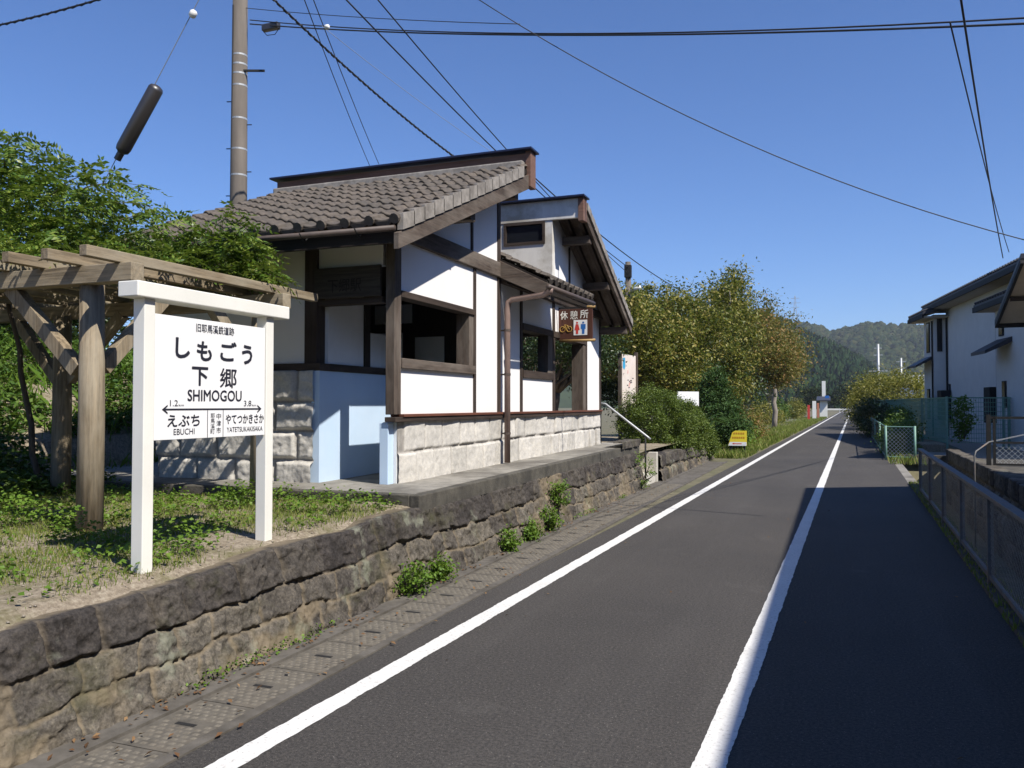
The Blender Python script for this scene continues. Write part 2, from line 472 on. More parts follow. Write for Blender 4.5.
M['house'] = mat("house_render", (0.68, 0.67, 0.65), 0.9, 0.05, 2, 0.1, 0.003)
M['house_tile'] = mat("house_roof_tile", (0.035, 0.036, 0.045), 0.55, 0.3, 6)
M['soffit'] = mat("beige_soffit", (0.42, 0.36, 0.28), 0.85, 0.1, 3)
M['bark'] = mat("bark", (0.10, 0.078, 0.058), 0.9, 0.4, 12, 0.8, 0.02, stretch=(1, 1, 0.3))
M['bark_grey'] = mat("grey_bark", (0.24, 0.21, 0.18), 0.9, 0.3, 12, 0.6, 0.02, stretch=(1, 1, 0.3))
M['hill'] = mat("hill_ground", (0.030, 0.045, 0.016), 1.0, 0.4, 0.05)
M['rust'] = mat("orange_roof", (0.42, 0.16, 0.09), 0.8, 0.2, 6)
M['grass'] = leafmat("grass_blades", [(0.09, 0.14, 0.02), (0.14, 0.20, 0.03), (0.20, 0.24, 0.05), (0.32, 0.28, 0.11)], 0.3, 0.6, 0.2)
M['dry'] = leafmat("dry_leaves", [(0.07, 0.04, 0.022), (0.14, 0.075, 0.038), (0.24, 0.15, 0.075)], 0.1, 0.8, 0.1)
M['weed'] = leafmat("weed_leaves", [(0.075, 0.15, 0.015), (0.12, 0.22, 0.025), (0.18, 0.27, 0.04)], 0.35, 0.5, 0.3)
M['wist'] = leafmat("wisteria_leaves", [(0.05, 0.105, 0.014), (0.095, 0.17, 0.022), (0.16, 0.235, 0.035), (0.24, 0.28, 0.055)], 0.32, 0.42, 0.45)
M['bank'] = leafmat("bank_leaves", [(0.03, 0.075, 0.012), (0.065, 0.13, 0.02), (0.12, 0.19, 0.03)], 0.3, 0.5, 0.3)
M['darkleaf'] = leafmat("dark_leaves", [(0.014, 0.030, 0.010), (0.026, 0.05, 0.014), (0.05, 0.085, 0.022)], 0.2, 0.4, 0.4)
M['azalea'] = leafmat("azalea_leaves", [(0.05, 0.085, 0.012), (0.09, 0.135, 0.02), (0.15, 0.19, 0.03)], 0.25, 0.5, 0.3)
M['persim'] = leafmat("persimmon_leaves", [(0.045, 0.07, 0.012), (0.10, 0.125, 0.02), (0.18, 0.185, 0.032), (0.27, 0.245, 0.05), (0.33, 0.25, 0.07)], 0.32, 0.5, 0.35)
M['autumn'] = leafmat("autumn_leaves", [(0.09, 0.10, 0.02), (0.15, 0.145, 0.035), (0.22, 0.17, 0.05), (0.32, 0.16, 0.05)], 0.35, 0.55, 0.3)
M['hedge'] = leafmat("hedge_leaves", [(0.10, 0.11, 0.015), (0.18, 0.175, 0.025), (0.27, 0.235, 0.05)], 0.3, 0.5, 0.3)
M['conif'] = leafmat("conifer_sprays", [(0.024, 0.06, 0.014), (0.045, 0.095, 0.022), (0.075, 0.13, 0.035)], 0.15, 0.6, 0.2)
M['forest'] = leafmat("forest_crowns", [(0.010, 0.020, 0.008), (0.018, 0.030, 0.011), (0.030, 0.042, 0.015), (0.045, 0.048, 0.02)], 0.0, 0.9, 0.05)
M['cedarwood'] = leafmat("cedar_crowns", [(0.008, 0.022, 0.008), (0.014, 0.032, 0.011), (0.026, 0.048, 0.015)], 0.0, 0.9, 0.05)

# ------------------------------------------------------------------ foliage tools
def leaves(name, P, size, m, parent=None, seed=0, aspect=0.45, up=0.6, droop=0.0, jitter=0.35, outward=None):
    """one pointed, folded leaf per point"""
    r = np.random.default_rng(seed)
    P = np.asarray(P, float); n = len(P)
    nrm = r.normal(size=(n, 3)); nrm[:, 2] = np.abs(nrm[:, 2]) + up
    if outward is not None: nrm += outward * 0.9
    nrm /= np.linalg.norm(nrm, axis=1)[:, None]
    d = r.normal(size=(n, 3)); d[:, 2] -= droop
    d -= nrm * np.sum(d * nrm, 1)[:, None]
    d /= np.linalg.norm(d, axis=1)[:, None]
    w = np.cross(nrm, d)
    L = size * (1 + jitter * r.uniform(-1, 1, n))[:, None]
    W = L * aspect
    base = P - d * L * 0.5
    V = np.empty((n, 4, 3))
    V[:, 0] = base
    V[:, 1] = base + d * L * 0.45 + w * W * 0.5 + nrm * W * 0.14
    V[:, 2] = base + d * L - nrm * L * 0.08
    V[:, 3] = base + d * L * 0.45 - w * W * 0.5 + nrm * W * 0.14
    i = np.arange(n)[:, None] * 4
    F = np.concatenate([i + np.array([[0, 1, 2]]), i + np.array([[0, 2, 3]])], 1).reshape(-1, 3)
    return np_mesh(name, V.reshape(-1, 3), F, m, parent)

def clumps(center, radii, k, seed, shell=0.55, squash_bottom=0.6):
    r = np.random.default_rng(seed)
    d = r.normal(size=(k, 3)); d /= np.linalg.norm(d, axis=1)[:, None]
    rr = (shell + (1 - shell) * r.random(k) ** 0.6)[:, None]
    rr *= (0.78 + 0.44 * r.random(k))[:, None]
    p = d * rr
    p[:, 2] = np.where(p[:, 2] < 0, p[:, 2] * squash_bottom, p[:, 2])
    return np.array(center) + p * np.array(radii)

def spread(C, per, cr, seed):
    r = np.random.default_rng(seed)
    n = len(C) * per
    s = np.repeat(cr * r.uniform(0.6, 1.35, len(C)), per)[:, None]
    return np.repeat(C, per, 0) + r.normal(size=(n, 3)) * s * np.array([1, 1, 0.8])

def limb(mb, a, b, r0, r1, seed, wob=0.08, n=6):
    r = random.Random(seed)
    a, b = Vector(a), Vector(b)
    L = (b - a).length
    pts, rs = [], []
    for i in range(n + 1):
        t = i / n
        p = a.lerp(b, t)
        if 0 < i < n: p += Vector((r.uniform(-1, 1), r.uniform(-1, 1), r.uniform(-.6, .6))) * wob * L
        p.z += math.sin(t * math.pi) * L * 0.06
        pts.append(p); rs.append(r0 + (r1 - r0) * t)
    mb.tube(pts, rs, 7)

def tree(name, label, base, crowns, m, leaf, per=60, cr=0.35, k=60, trunk_r=0.12, seed=1, group=None, bark='bark', fork=None, aspect=0.5, shell=0.5, cat="tree", nl=14, up=0.4, droop=0.0):
    """crowns: list of (centre, radii, share)"""
    t = thing(name, label, cat, base, group)
    r = random.Random(seed)
    allc = []
    for i, (c, rd, sh) in enumerate(crowns):
        allc.append(clumps(c, rd, max(4, int(k * sh)), seed + 11 * i, shell))
    C = np.concatenate(allc)
    mb = MB()
    b = Vector(base)
    fk = Vector(fork) if fork else Vector((b.x, b.y, b.z + 0.35 * (max(c[0][2] for c in crowns) - b.z)))
    limb(mb, b - Vector((0, 0, .1)), fk, trunk_r, trunk_r * 0.75, seed, 0.03)
    idx = list(range(len(C))); r.shuffle(idx)
    for j in idx[:nl]:
        limb(mb, fk, Vector(C[j]), trunk_r * r.uniform(.3, .55), trunk_r * 0.08, seed + j, 0.09)
    mb.build("trunk", M[bark], t, smooth=True)
    leaves("crown", spread(C, per, cr, seed), leaf, M[m], t, seed, aspect=aspect, up=up, droop=droop)
    return t

def text_pts(s, bold=0.0, res=3):
    cu = bpy.data.curves.new("t", 'FONT')
    cu.body = s; cu.size = 1.0; cu.offset = bold; cu.resolution_u = res
    ob = bpy.data.objects.new("t", cu)
    COL.objects.link(ob)
    me = bpy.data.meshes.new_from_object(ob.evaluated_get(bpy.context.evaluated_depsgraph_get()))
    vs = [v.co.copy() for v in me.vertices]; fs = [tuple(p.vertices) for p in me.polygons]
    bpy.data.objects.remove(ob); bpy.data.curves.remove(cu); bpy.data.meshes.remove(me)
    return vs, fs

def write(mb, s, O, U, W, box, bold=0.0, th=0.0):
    """puts the string s into box=(u0,u1,w0,w1) of the plane O + u*U + w*W, facing U x W; bold thickens the strokes"""
    if bold:
        u0, u1, w0, w1 = box
        d = bold * (w1 - w0)
        inner = (u0 + d, u1 - d, w0 + d, w1 - d)
        for k in range(8):
            a = k * math.pi / 4
            du, dw = d * math.cos(a), d * math.sin(a)
            write(mb, s, O, U, W, (inner[0] + du, inner[1] + du, inner[2] + dw, inner[3] + dw), 0.0, th + .00005 * k)
        return
    vs, fs = text_pts(s, 0.0)
    if not vs: return
    x0 = min(v.x for v in vs); x1 = max(v.x for v in vs); y0 = min(v.y for v in vs); y1 = max(v.y for v in vs)
    O, U, W = Vector(O), Vector(U), Vector(W)
    N = U.cross(W)
    u0, u1, w0, w1 = box
    out = []
    for v in vs:
        u = u0 + (v.x - x0) / max(1e-6, x1 - x0) * (u1 - u0)
        w = w0 + (v.y - y0) / max(1e-6, y1 - y0) * (w1 - w0)
        out.append(O + U * u + W * w + N * th)
    mb.add(out, fs)

def flat(mb, O, U, W, pts, th=0.0):
    O, U, W = Vector(O), Vector(U), Vector(W); N = U.cross(W)
    mb.add([O + U * a + W * b + N * th for a, b in pts], [tuple(range(len(pts)))])

# ------------------------------------------------------------------ ground, road, terrain
def grid_mesh(name, X, Y, Zf, m, T=None, kind="structure", smooth=True):
    gx, gy = np.meshgrid(X, Y)
    z = Zf(gx, gy)
    V = np.stack([gx.ravel(), gy.ravel(), z.ravel()], 1)
    if T:
        c, s = math.cos(DEL), math.sin(DEL)
        V = np.stack([V[:, 0] * c + V[:, 1] * s, -V[:, 0] * s + V[:, 1] * c, V[:, 2]], 1)
    nx, ny = len(X), len(Y)
    i = (np.arange(ny - 1)[:, None] * nx + np.arange(nx - 1)[None, :]).ravel()
    F = np.stack([i, i + 1, i + nx + 1, i + nx], 1)
    o = np_mesh(name, V, F, m, None, smooth)
    o["kind"] = kind
    return o

DX0, DX1, DY0, DY1 = 1.22, 2.5, -30.0, 26.5     # drainage ditch beyond the fence (road frame)
def zground(x, y):
    inside = (x > DX0 - .001) & (x < DX1 + .001) & (y > DY0 - .001) & (y < DY1 + .001)
    return np.where(inside, -1.15, -0.012)
Xs = np.array([-3400, -600, -80, -10, -3, DX0 - .03, DX0, 1.9, DX1, DX1 + .03, 4, 10, 80, 600, 3400])
Ys = np.array([-1200, -60, DY0 - .03, DY0, -10, 0, 10, DY1, DY1 + .03, 30, 60, 150, 600, 2000, 3400])
grid_mesh("ground", Xs, Ys, zground, M['field'], T=True, smooth=False)

def strip(name, x0, x1, y0, y1, z, m, ny=2, T=Rd):
    mb = MB(T)
    for i in range(ny):
        a = y0 + (y1 - y0) * i / ny; b = y0 + (y1 - y0) * (i + 1) / ny
        mb.quad((x0, a, z), (x1, a, z), (x1, b, z), (x0, b, z))
    return props(mb.build(name, m), kind="structure")
strip("road", -2.93, 1.03, -25, 330, 0.0, M['asphalt'], 8)
def painted_line(name, x0, x1, z):
    ys = np.concatenate([np.linspace(-25, 1.5, 60), np.arange(1.53, 30, .03), np.linspace(30.2, 300, 200)])
    r = np.random.default_rng(int(abs(x0) * 100))
    j = lambda k: (.008 * (vnoise(ys * 9 + k, ys * 0) - .5) + .006 * r.uniform(-.5, .5, len(ys))) * (ys < 30)
    a, b = x0 + j(3), x1 + j(40)
    c, s_ = math.cos(DEL), math.sin(DEL)
    P = lambda x: np.stack([x * c + ys * s_, -x * s_ + ys * c, np.full_like(ys, z)], 1)
    n = len(ys); i = np.arange(n - 1)
    o = np_mesh(name, np.concatenate([P(a), P(b)]), np.stack([i, i + n, i + n + 1, i + 1], 1), M['line']); o["kind"] = "structure"
painted_line("left_edge_line", -2.655, -2.52, 0.004)
painted_line("right_edge_line", -0.675, -0.535, 0.004)
strip("cross_road", -40, 40, 200, 206, 0.004, M['gravel'], 1)
strip("concrete_apron", 1.0, 1.22, 18, 26.5, -0.004, M['slab'], 1)
strip("concrete_crossing", 1.0, 3.6, 26.6, 33, -0.004, M['slab'], 1)
strip("gravel_yard", 3.6, 30, 22.6, 60, -0.008, M['gravel'], 1)
props(MB(Rd).box(1.03, 1.2, -25, 18.6, -0.3, 0.05).build("road_kerb", M['slab_dark'], bev=0.01), kind="structure")

# gutter: concrete strip along the wall foot, tread covers, narrow rim beside the asphalt
props(MB().box(-3.5, -3.22, -6, 24, -0.2, 0.012).build("gutter_shoulder", M['gutter']), kind="structure")
gt = MB()
gt.box(-2.84, -2.77, -6, 24, -0.2, 0.010)
gt.box(-3.22, -2.84, -6, 24, -0.2, -0.006)
props(gt.build("gutter_rim", M['gutter']), kind="structure")
def cover(y):
    mb = MB()
    mb.box(-3.205, -2.855, y + .004, y + .596, -0.1, 0.002)
    return mb
def studs(y):
    mb = MB()
    for i in range(6):
        for j in range(13):
            x = -3.175 + i * .053 + (j % 2) * .026; yy = y + .035 + j * .042
            if abs(yy - y - .295) < .035 and i in (1, 2, 3, 4): continue
            mb.add([(x, yy, .002), (x + .034, yy, .002), (x + .034, yy + .024, .002), (x, yy + .024, .002), (x + .009, yy + .006, .0065), (x + .025, yy + .006, .0065), (x + .025, yy + .018, .0065), (x + .009, yy + .018, .0065)],
                   [(4, 5, 6, 7), (0, 1, 5, 4), (1, 2, 6, 5), (2, 3, 7, 6), (3, 0, 4, 7)])
    return mb
cov0 = None
for i in range(26):
    y = 1.2 + i * 0.6
    if cov0 is None:
        cov0 = cover(y).build("gutter_cover", M['cover']); c = cov0; cy0 = y
        slot = MB().box(-3.09, -2.97, y + .285, y + .312, 0.002, 0.004).build("lifting_slot", M['steel_dk'], cov0)
        stud = studs(y).build("tread_studs", M['cover_lt'], cov0)
    else:
        c = cov0.copy(); COL.objects.link(c); c.location = (0, y - cy0, 0)
        for ch in (slot, stud):
            s_ = ch.copy(); COL.objects.link(s_); s_.parent = c
    props(c, "studded concrete gutter cover slab between the stone wall and the white road line", "drain cover", "concrete covers over the roadside gutter")

def zterr(x, y):
    z = 0.60 + 0.018 * np.clip(y - 3, -3, 4) + 0.05 * (fbm(x * 1.7, y * 1.7) - .5) * sst(-3.6, -4.2, x)
    z = z + 1.75 * sst(-7.6, -12.5, x) * (1 - sst(13, 18, y)) + 1.2 * sst(-12.5, -30, x)
    z = z + 0.25 * (fbm(x * .6 + 9, y * .6) - .5) * sst(-7.3, -9, x)
    flat_ = (x > -9.2) & (y > 7.0) & (y < 16.5)
    z = np.where(flat_, np.minimum(z, 0.66), z)
    z = z + 0.02 * sst(-3.5, -3.9, x) - 0.06 * sst(-3.70, -3.55, x) * (1 - sst(6.6, 6.8, y))
    z = z - 1.0 * sst(23, 30, y) - 1.2 * sst(28, 60, y)
    return z
X2 = np.concatenate([np.linspace(-60, -14, 30), np.linspace(-13.8, -3.53, 130)])
Y2 = np.concatenate([np.linspace(-14, 1, 20), np.linspace(1.1, 8, 90), np.linspace(8.2, 62, 110)])
grid_mesh("earth_terrace", X2, Y2, zterr, M['soil'])

# ------------------------------------------------------------------ stone work
def rock(name, parent, m, P0, U, W, N, lu, lw, rows, res, rough, seed, batter=0.0, topf=None, back=0.25, wob=0.03, jw=0.02, capz=True, toned=None, streak=0.0, capj=None):
    r = np.random.default_rng(seed)
    P0, U, W, N = (np.array(a, float) for a in (P0, U, W, N))
    nu, nw = int(lu / res) + 1, int(lw / res) + 1
    u = np.linspace(0, lu, nu); w = np.linspace(0, lw, nw)
    gu, gw = np.meshgrid(u, w)
    wu = gu + wob * 2 * (fbm(gu * 5 + seed, gw * 5, 3) - .45)
    ww = gw + wob * 2 * (fbm(gu * 4 + 50 + seed, gw * 4 + 7, 3) - .45)
    h = np.zeros_like(gu); blk = np.zeros_like(gu); jnt = np.zeros_like(gu)
    for (w0, w1, bl, relief, mort, edge, first) in rows:
        cuts = [-.2 + first]
        while cuts[-1] < lu + 1: cuts.append(cuts[-1] + bl * r.uniform(.7, 1.35) if bl > 0 else cuts[-1] + (-bl))
        cuts = np.array(cuts)
        lo = w0 if w0 > 0 else -9; hi = w1 if w1 < lw else 99
        mask = (ww >= lo) & (ww < hi)
        i = np.clip(np.searchsorted(cuts, wu) - 1, 0, len(cuts) - 2)
        du = np.minimum(wu - cuts[i], cuts[i + 1] - wu)
        dw = np.minimum(ww - w0, w1 - ww) if w1 < lw else np.abs(ww - w0)
        if w0 <= 0: dw = np.abs(w1 - ww) if w1 < lw else np.full_like(ww, 9.)
        e = np.minimum(du, dw)
        tone = r.random(len(cuts)); rel = r.uniform(.55, 1.25, len(cuts)); tx = r.uniform(-1, 1, len(cuts)); tz = r.uniform(-1, 1, len(cuts))
        prof = sst(0, edge, e)
        ctr = (cuts[i] + cuts[i + 1]) / 2
        tilt = (tx[i] * (wu - ctr) * .10 + tz[i] * (ww - (w0 + min(w1, lw)) / 2) * .05)
        hh = relief * prof * rel[i] + tilt * prof * (relief > 0.02)
        h = np.where(mask, hh, h)
        if toned is not None: tone = toned(w0, tone)
        blk = np.where(mask, tone[i], blk)
        jnt = np.where(mask, (1 - sst(jw * .4, jw, e)) * .9 * mort + (1 - mort) * 0, jnt)
        if mort > .5:   # mortar smeared over some stones
            sm = sst(.5, .62, fbm(gu * 2.1 + 3 * seed, gw * 3.0, 4)) * .75
            jnt = np.where(mask, np.maximum(jnt, sm * (mort > .7)), jnt)
    if streak:
        sk = sst(.50, .60, fbm(gu * 1.9 + seed * 3, gw * .9 + 5, 3)) * (.55 + .45 * vnoise(gu * 20, gw * 20))
        jnt = np.maximum(jnt, streak * sk); h = h * (1 - .5 * sk)
    h = h + rough * .5 * (np.abs(fbm(gu * 11 + 2 * seed, gw * 11 + 9, 4) - .47) * -5 + .4) * .6 + rough * (fbm(gu * 7 + seed, gw * 7 + 3, 4) - .5) * 1.6 + rough * .8 * (fbm(gu * 24, gw * 24 + seed, 3) - .5)
    tw = gw if topf is None else gw * (topf(gu) / lw)
    V = P0 + gu[..., None] * U + tw[..., None] * W + (h - batter * gw / lw)[..., None] * N
    rowsV = [V]
    rb = [blk]; rj = [jnt]
    if capz:
        top = V[-1]
        for k, dd in enumerate((0.03, .1, back)):
            p = top - N * dd + W * (0.012 * (k == 0) + (0.02 * (fbm(u * 6, u * 0 + k * 3) - .5)))[:, None] if k else top - N * dd + W * 0.010
            rowsV.append(p[None]); rb.append(blk[-1:]); rj.append(jnt[-1:] if capj is None or k == 0 else np.full_like(jnt[-1:], capj))
    V = np.concatenate(rowsV); nwt = V.shape[0]
    idx = (np.arange(nwt - 1)[:, None] * nu + np.arange(nu - 1)[None]).ravel()
    F = np.stack([idx, idx + 1, idx + nu + 1, idx + nu], 1)
    o = np_mesh(name, V.reshape(-1, 3), F, m, parent, True, {"blk": np.concatenate(rb).ravel(), "jnt": np.concatenate(rj).ravel()})
    return o

zp = lambda y: 0.775 + 0.0075 * (y - 6.73)       # top of the platform
def wtop(u):                                      # wall starts at y = -4
    y = u - 4.0
    return np.where(y < 6.73, np.clip(0.56 + 0.027 * (y - 2.65), 0.5, 0.65) + 0.055 * (vnoise(u * 2.6, u * 0) - .5), zp(y) - 0.15)
rw = thing("retaining_wall", "long low weathered stone retaining wall with dark top course along the roadside gutter", "stone wall", (-3.45, 5, 0))
rock("stonework", rw, M['stone'], (-3.36, -4, 0.0), (0, 1, 0), (0, 0, 1), (1, 0, 0), 19.9, 0.63,
     [(0, .19, .40, .018, .8, .022, 0), (.19, .39, .36, .024, .6, .022, .17), (.39, .63, .36, .042, .25, .028, .1)], 0.0105, 0.042, 3, batter=0.17, topf=wtop, back=0.3, wob=0.055, jw=0.017, toned=lambda w0, t: t * .35 if w0 > .35 else .2 + .75 * t, streak=.9, capj=.75)

pf = thing("station_platform", "raised concrete platform slab around the rest house with a dark stained front edge", "platform", (-5, 11, 0.7))
mb = MB()
def slab(mb, x0, x1, y0, y1, t):
    mb.add([(x0, y0, zp(y0) - t), (x1, y0, zp(y0) - t), (x1, y1, zp(y1) - t), (x0, y1, zp(y1) - t), (x0, y0, zp(y0)), (x1, y0, zp(y0)), (x1, y1, zp(y1)), (x0, y1, zp(y1))],
           [(0, 3, 2, 1), (4, 5, 6, 7), (0, 1, 5, 4), (1, 2, 6, 5), (2, 3, 7, 6), (3, 0, 4, 7)])
slab(mb, -3.62, -3.515, 6.73, 15.95, .16); slab(mb, -9.0, -3.62, 6.73, 6.84, .16)
mb.build("edge_course", M['slab_dark'], pf, bev=0.012)
mb = MB(); slab(mb, -9.0, -3.622, 6.842, 15.95, .14); mb.build("deck", M['slab'], pf)

# stone kerbs lying along the far end of the platform, steps beyond it
rs = thing("stone_kerb", "rough stone kerb block standing up at the far end of the platform", "stone", (-3.62, 15.6, zp(15.6)))
rock("block_face", rs, M['stone'], (-3.5, 14.4, zp(14.4) - .02), (0, 1, 0), (0, 0, 1), (1, 0, 0), 1.5, .12, [(0, .12, .5, .03, .3, .05, 0)], 0.0125, 0.02, 8, back=.3)
st = thing("concrete_steps", "pale concrete steps up to the platform beside the green weed", "steps", (-3.7, 16.6, 0))
for i in range(4):
    MB().box(-4.6, -3.42 - i * .3, 16.05, 17.05, i * .2 - (.1 if i == 0 else 0), (i + 1) * .2).build("step", M['step'], st, bev=0.01)
MB().box(-4.6, -3.40, 17.06, 17.2, -.05, .62).build("cheek_wall", M['step'], st, bev=0.01)
hr = thing("handrail", "grey steel handrail sloping down beside the platform steps", "handrail", (-3.7, 15.9, 0.2))
MB().tube([(-4.35, 15.96, 1.64), (-4.2, 15.96, 1.62), (-3.36, 15.96, .98), (-3.3, 15.96, .93)], .022, 8).build("rail", M['steel'], hr, smooth=True)
MB().tube([(-4.3, 15.96, .78), (-4.3, 15.96, 1.64)], .018, 8).build("post", M['steel_dk'], hr, smooth=True)
MB().tube([(-3.4, 15.96, 0), (-3.4, 15.96, 1.0)], .018, 8).build("post", M['steel_dk'], hr, smooth=True)

lw_ = thing("low_stone_wall", "short low stone wall under the azalea bushes past the steps", "stone wall", (-3.5, 20, 0))
rock("stonework", lw_, M['stone'], (-3.34, 17.22, 0.0), (0, 1, 0), (0, 0, 1), (1, 0, 0), 8.2, 0.6,
     [(0, .28, .35, .05, .8, .06, 0), (.28, .6, .35, .08, .4, .07, .1)], 0.025, 0.03, 12, batter=0.1, topf=lambda u: .58 - .03 * u + .1 * (vnoise(u * 2.2, u * 0 + 4) - .5), back=.35)

# ------------------------------------------------------------------ rest house
H = thing("rest_house", "white plastered wooden rest house with dark timber frame and grey tiled roofs on the platform", "building", (-5.8, 11.3, 0.8))
XF = -4.2
# rock-faced block base
rock("base_wall", H, M['base_stone'], (XF - .03, 7.60, 0.77), (0, 1, 0.0075), (0, 0, 1), (1, 0, 0), 7.98, .66,
     [(0, .33, -.46, .030, 0.69, .028, .1), (.33, .66, -.46, .030, 0.69, .028, .33)], 0.0133, 0.008, 21, wob=.008, jw=.014, back=.12)
MB().box(XF - .2, XF - .04, 7.6, 15.56, .7, 1.42).build("base_core", M['plaster_in'], H)
rock("base_wall", H, M['base_stone'], (-7.25, 7.40, .70), (1, 0, 0), (0, 0, 1), (0, -1, 0), 2.13, 1.26,
     [(0, .31, -.53, .05, 0.69, .05, .25), (.31, .62, -.53, .05, 0.69, .05, 0), (.62, .93, -.53, .05, 0.69, .05, .25), (.93, 1.26, -.53, .05, 0.69, .05, 0)], 0.0133, 0.018, 25, wob=.012, jw=.022, back=.1)
MB().box(-7.25, -5.2, 7.43, 7.6, .7, 1.96).build("base_core", M['plaster_in'], H)
MB().box(-5.185, -5.06, 7.405, 9.3, .72, 1.965).build("blue_wall", M['blue'], H)
MB().box(-4.375, -4.272, 7.48, 7.598, .72, 1.415).build("blue_pier", M['blue'], H, bev=.006)

# road-facing wall: plaster panels between the timbers
zt = lambda y: 3.345 + 0.415 * (y - 6.805)           # top of the front roof tiles
w = MB()
def pan(y0, y1, z0, z1): w.box(XF - .13, XF - .012, y0, y1, z0, z1)
pan(7.60, 9.50, 1.50, 2.01); pan(7.60, 9.50, 2.79, 3.34); pan(9.50, 10.30, 1.50, 3.34)
w.prism([(XF - .012, 7.56, 3.34), (XF - .012, 10.30, 3.34), (XF - .012, 10.30, zt(10.30) - .19), (XF - .012, 7.56, zt(7.56) - .13)], (-.118, 0, 0))
w.build("plaster_wall", M['plaster'], H)
w = MB()
pan(10.40, 11.22, 1.50, 3.30); pan(11.22, 12.66, 1.50, 2.03); pan(11.22, 12.66, 2.78, 3.30); pan(12.66, 14.6, 2.78, 3.30); pan(14.6, 15.56, 1.50, 3.30)
w.prism([(XF + .05, 12.575, 3.30), (XF + .05, 15.56, 3.30), (XF + .05, 15.56, 3.26), (XF + .05, 12.575, 4.73)], (-.118, 0, 0))
w.build("plaster_wall", M['plaster'], H)
# posts and rails (proud of the plaster)
MB().box(XF - .095, XF + .012, 7.46, 7.60, 1.50, 3.42).build("corner_post", M['old_z'], H, bev=.006)
for y, z0, z1, wd in ((9.50, 1.50, 3.33, .07), (9.42, 3.52, 4.36, .06), (10.30, 1.50, 4.66, .10), (11.17, 1.50, 3.28, .09), (12.66, 1.50, 3.28, .11), (14.58, 1.50, 3.28, .08), (15.53, 1.50, 3.34, .10)):
    MB().box(XF - .14, XF + .004, y, y + wd, z0, z1).build("post", M['tim_z'], H, bev=.004)
for y, z1 in ((13.35, 4.28), (14.4, 3.76)): MB().box(XF - .06, XF + .066, y, y + .07, 3.40, z1).build('post', M['tim_z'], H, bev=.004)
MB().box(XF - .15, XF + .035, 7.50, 10.40, 3.33, 3.53).build("beam", M['old_y'], H, bev=.008)
MB().box(XF - .15, XF + .07, 10.40, 15.6, 3.26, 3.40).build("beam", M['tim_y'], H, bev=.006)
sill = MB()
sill.box(XF - .14, XF + .03, 7.60, 9.50, 1.985, 2.09); sill.build("window_sill", M['old_y'], H, bev=.006)
MB().box(XF - .14, XF + .02, 7.60, 9.50, 2.73, 2.80).build("window_head", M['tim_y'], H, bev=.005)
MB().box(XF - .18, XF - .002, 9.36, 9.498, 2.09, 2.73).build("window_jamb", M['old_z'], H, bev=.005)
MB().box(XF - .18, XF + .02, 11.26, 12.66, 2.00, 2.11).build("window_sill", M['tim_y'], H, bev=.005)
MB().box(XF - .18, XF + .015, 11.26, 14.58, 2.70, 2.80).build("window_head", M['tim_y'], H, bev=.005)
MB().box(XF - .18, XF - .002, 12.42, 12.66, 2.11, 2.70).build("window_jamb", M['old_z'], H, bev=.005)
MB().box(XF - .22, XF - .002, 14.40, 14.58, 1.50, 2.70).build("window_jamb", M['old_z'], H, bev=.005)
MB().box(XF - .10, XF + .03, 7.455, 15.58, 1.425, 1.475).build("sill_rail", M['tim_y'], H, bev=.004)
MB().box(XF - .12, XF + .045, 7.61, 15.6, 1.475, 1.505).build("sill_rail", M['redrail'], H, bev=.004)
# entrance side facing the sign
w = MB()
w.box(-7.25, -5.262, 7.45, 7.57, 2.05, 3.32); w.box(-5.112, -4.327, 7.46, 7.56, 3.05, 3.32)
w.build("plaster_wall", M['plaster'], H)
MB().box(-5.265, -5.11, 7.42, 7.58, 2.04, 3.34).build("post", M['tim_z'], H, bev=.005)
MB().box(-7.3, -5.05, 7.40, 7.58, 1.965, 2.045).build("rail", M['tim_x'], H, bev=.004)
MB().box(-5.20, -5.045, 7.581, 9.4, 1.965, 2.045).build("rail", M['tim_y'], H, bev=.004)
MB().box(-5.112, -4.326, 7.44, 7.58, 2.66, 2.725).build("lintel", M['tim_x'], H, bev=.004)
nb = MB().box(-5.13, -4.327, 7.40, 7.44, 2.725, 3.05).build("name_board", wood("name_board_wood", (0.055, 0.046, 0.036), 'x', .5, .85), H, bev=.004)
nl = MB()
write(nl, "下郷駅", (-5.13, 7.3985, 2.725), (1, 0, 0), (0, 0, 1), (.17, .58, .06, .2), .01)
nl.build("faded_lettering", M['blk_x'], nb, fix=False)
MB().box(-7.3, -4.2, 7.40, 7.58, 3.32, 3.46).build("beam", M['blk_x'], H)
# indoors
w = MB()
w.box(-5.17, -5.07, 7.58, 8.30, 2.045, 3.2); w.box(-5.17, -5.07, 8.42, 9.22, 2.045, 2.45)
w.build("inner_wall", M['plaster_in'], H)
MB().box(-5.19, -5.05, 8.30, 8.42, 2.045, 3.25).build("post", M['blk_z'], H)
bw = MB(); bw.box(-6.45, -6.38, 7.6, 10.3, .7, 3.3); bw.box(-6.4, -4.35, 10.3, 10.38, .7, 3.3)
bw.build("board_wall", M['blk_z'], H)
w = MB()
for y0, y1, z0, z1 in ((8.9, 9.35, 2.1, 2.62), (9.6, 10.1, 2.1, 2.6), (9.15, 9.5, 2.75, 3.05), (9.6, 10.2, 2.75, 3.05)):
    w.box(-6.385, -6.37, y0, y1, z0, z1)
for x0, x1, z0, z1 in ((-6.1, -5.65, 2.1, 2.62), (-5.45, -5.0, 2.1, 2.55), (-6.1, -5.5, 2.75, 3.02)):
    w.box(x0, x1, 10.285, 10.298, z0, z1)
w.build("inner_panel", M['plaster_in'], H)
MB().box(-7.3, -4.34, 7.58, 15.5, 3.24, 3.30).build("ceiling", M['blk_y'], H)
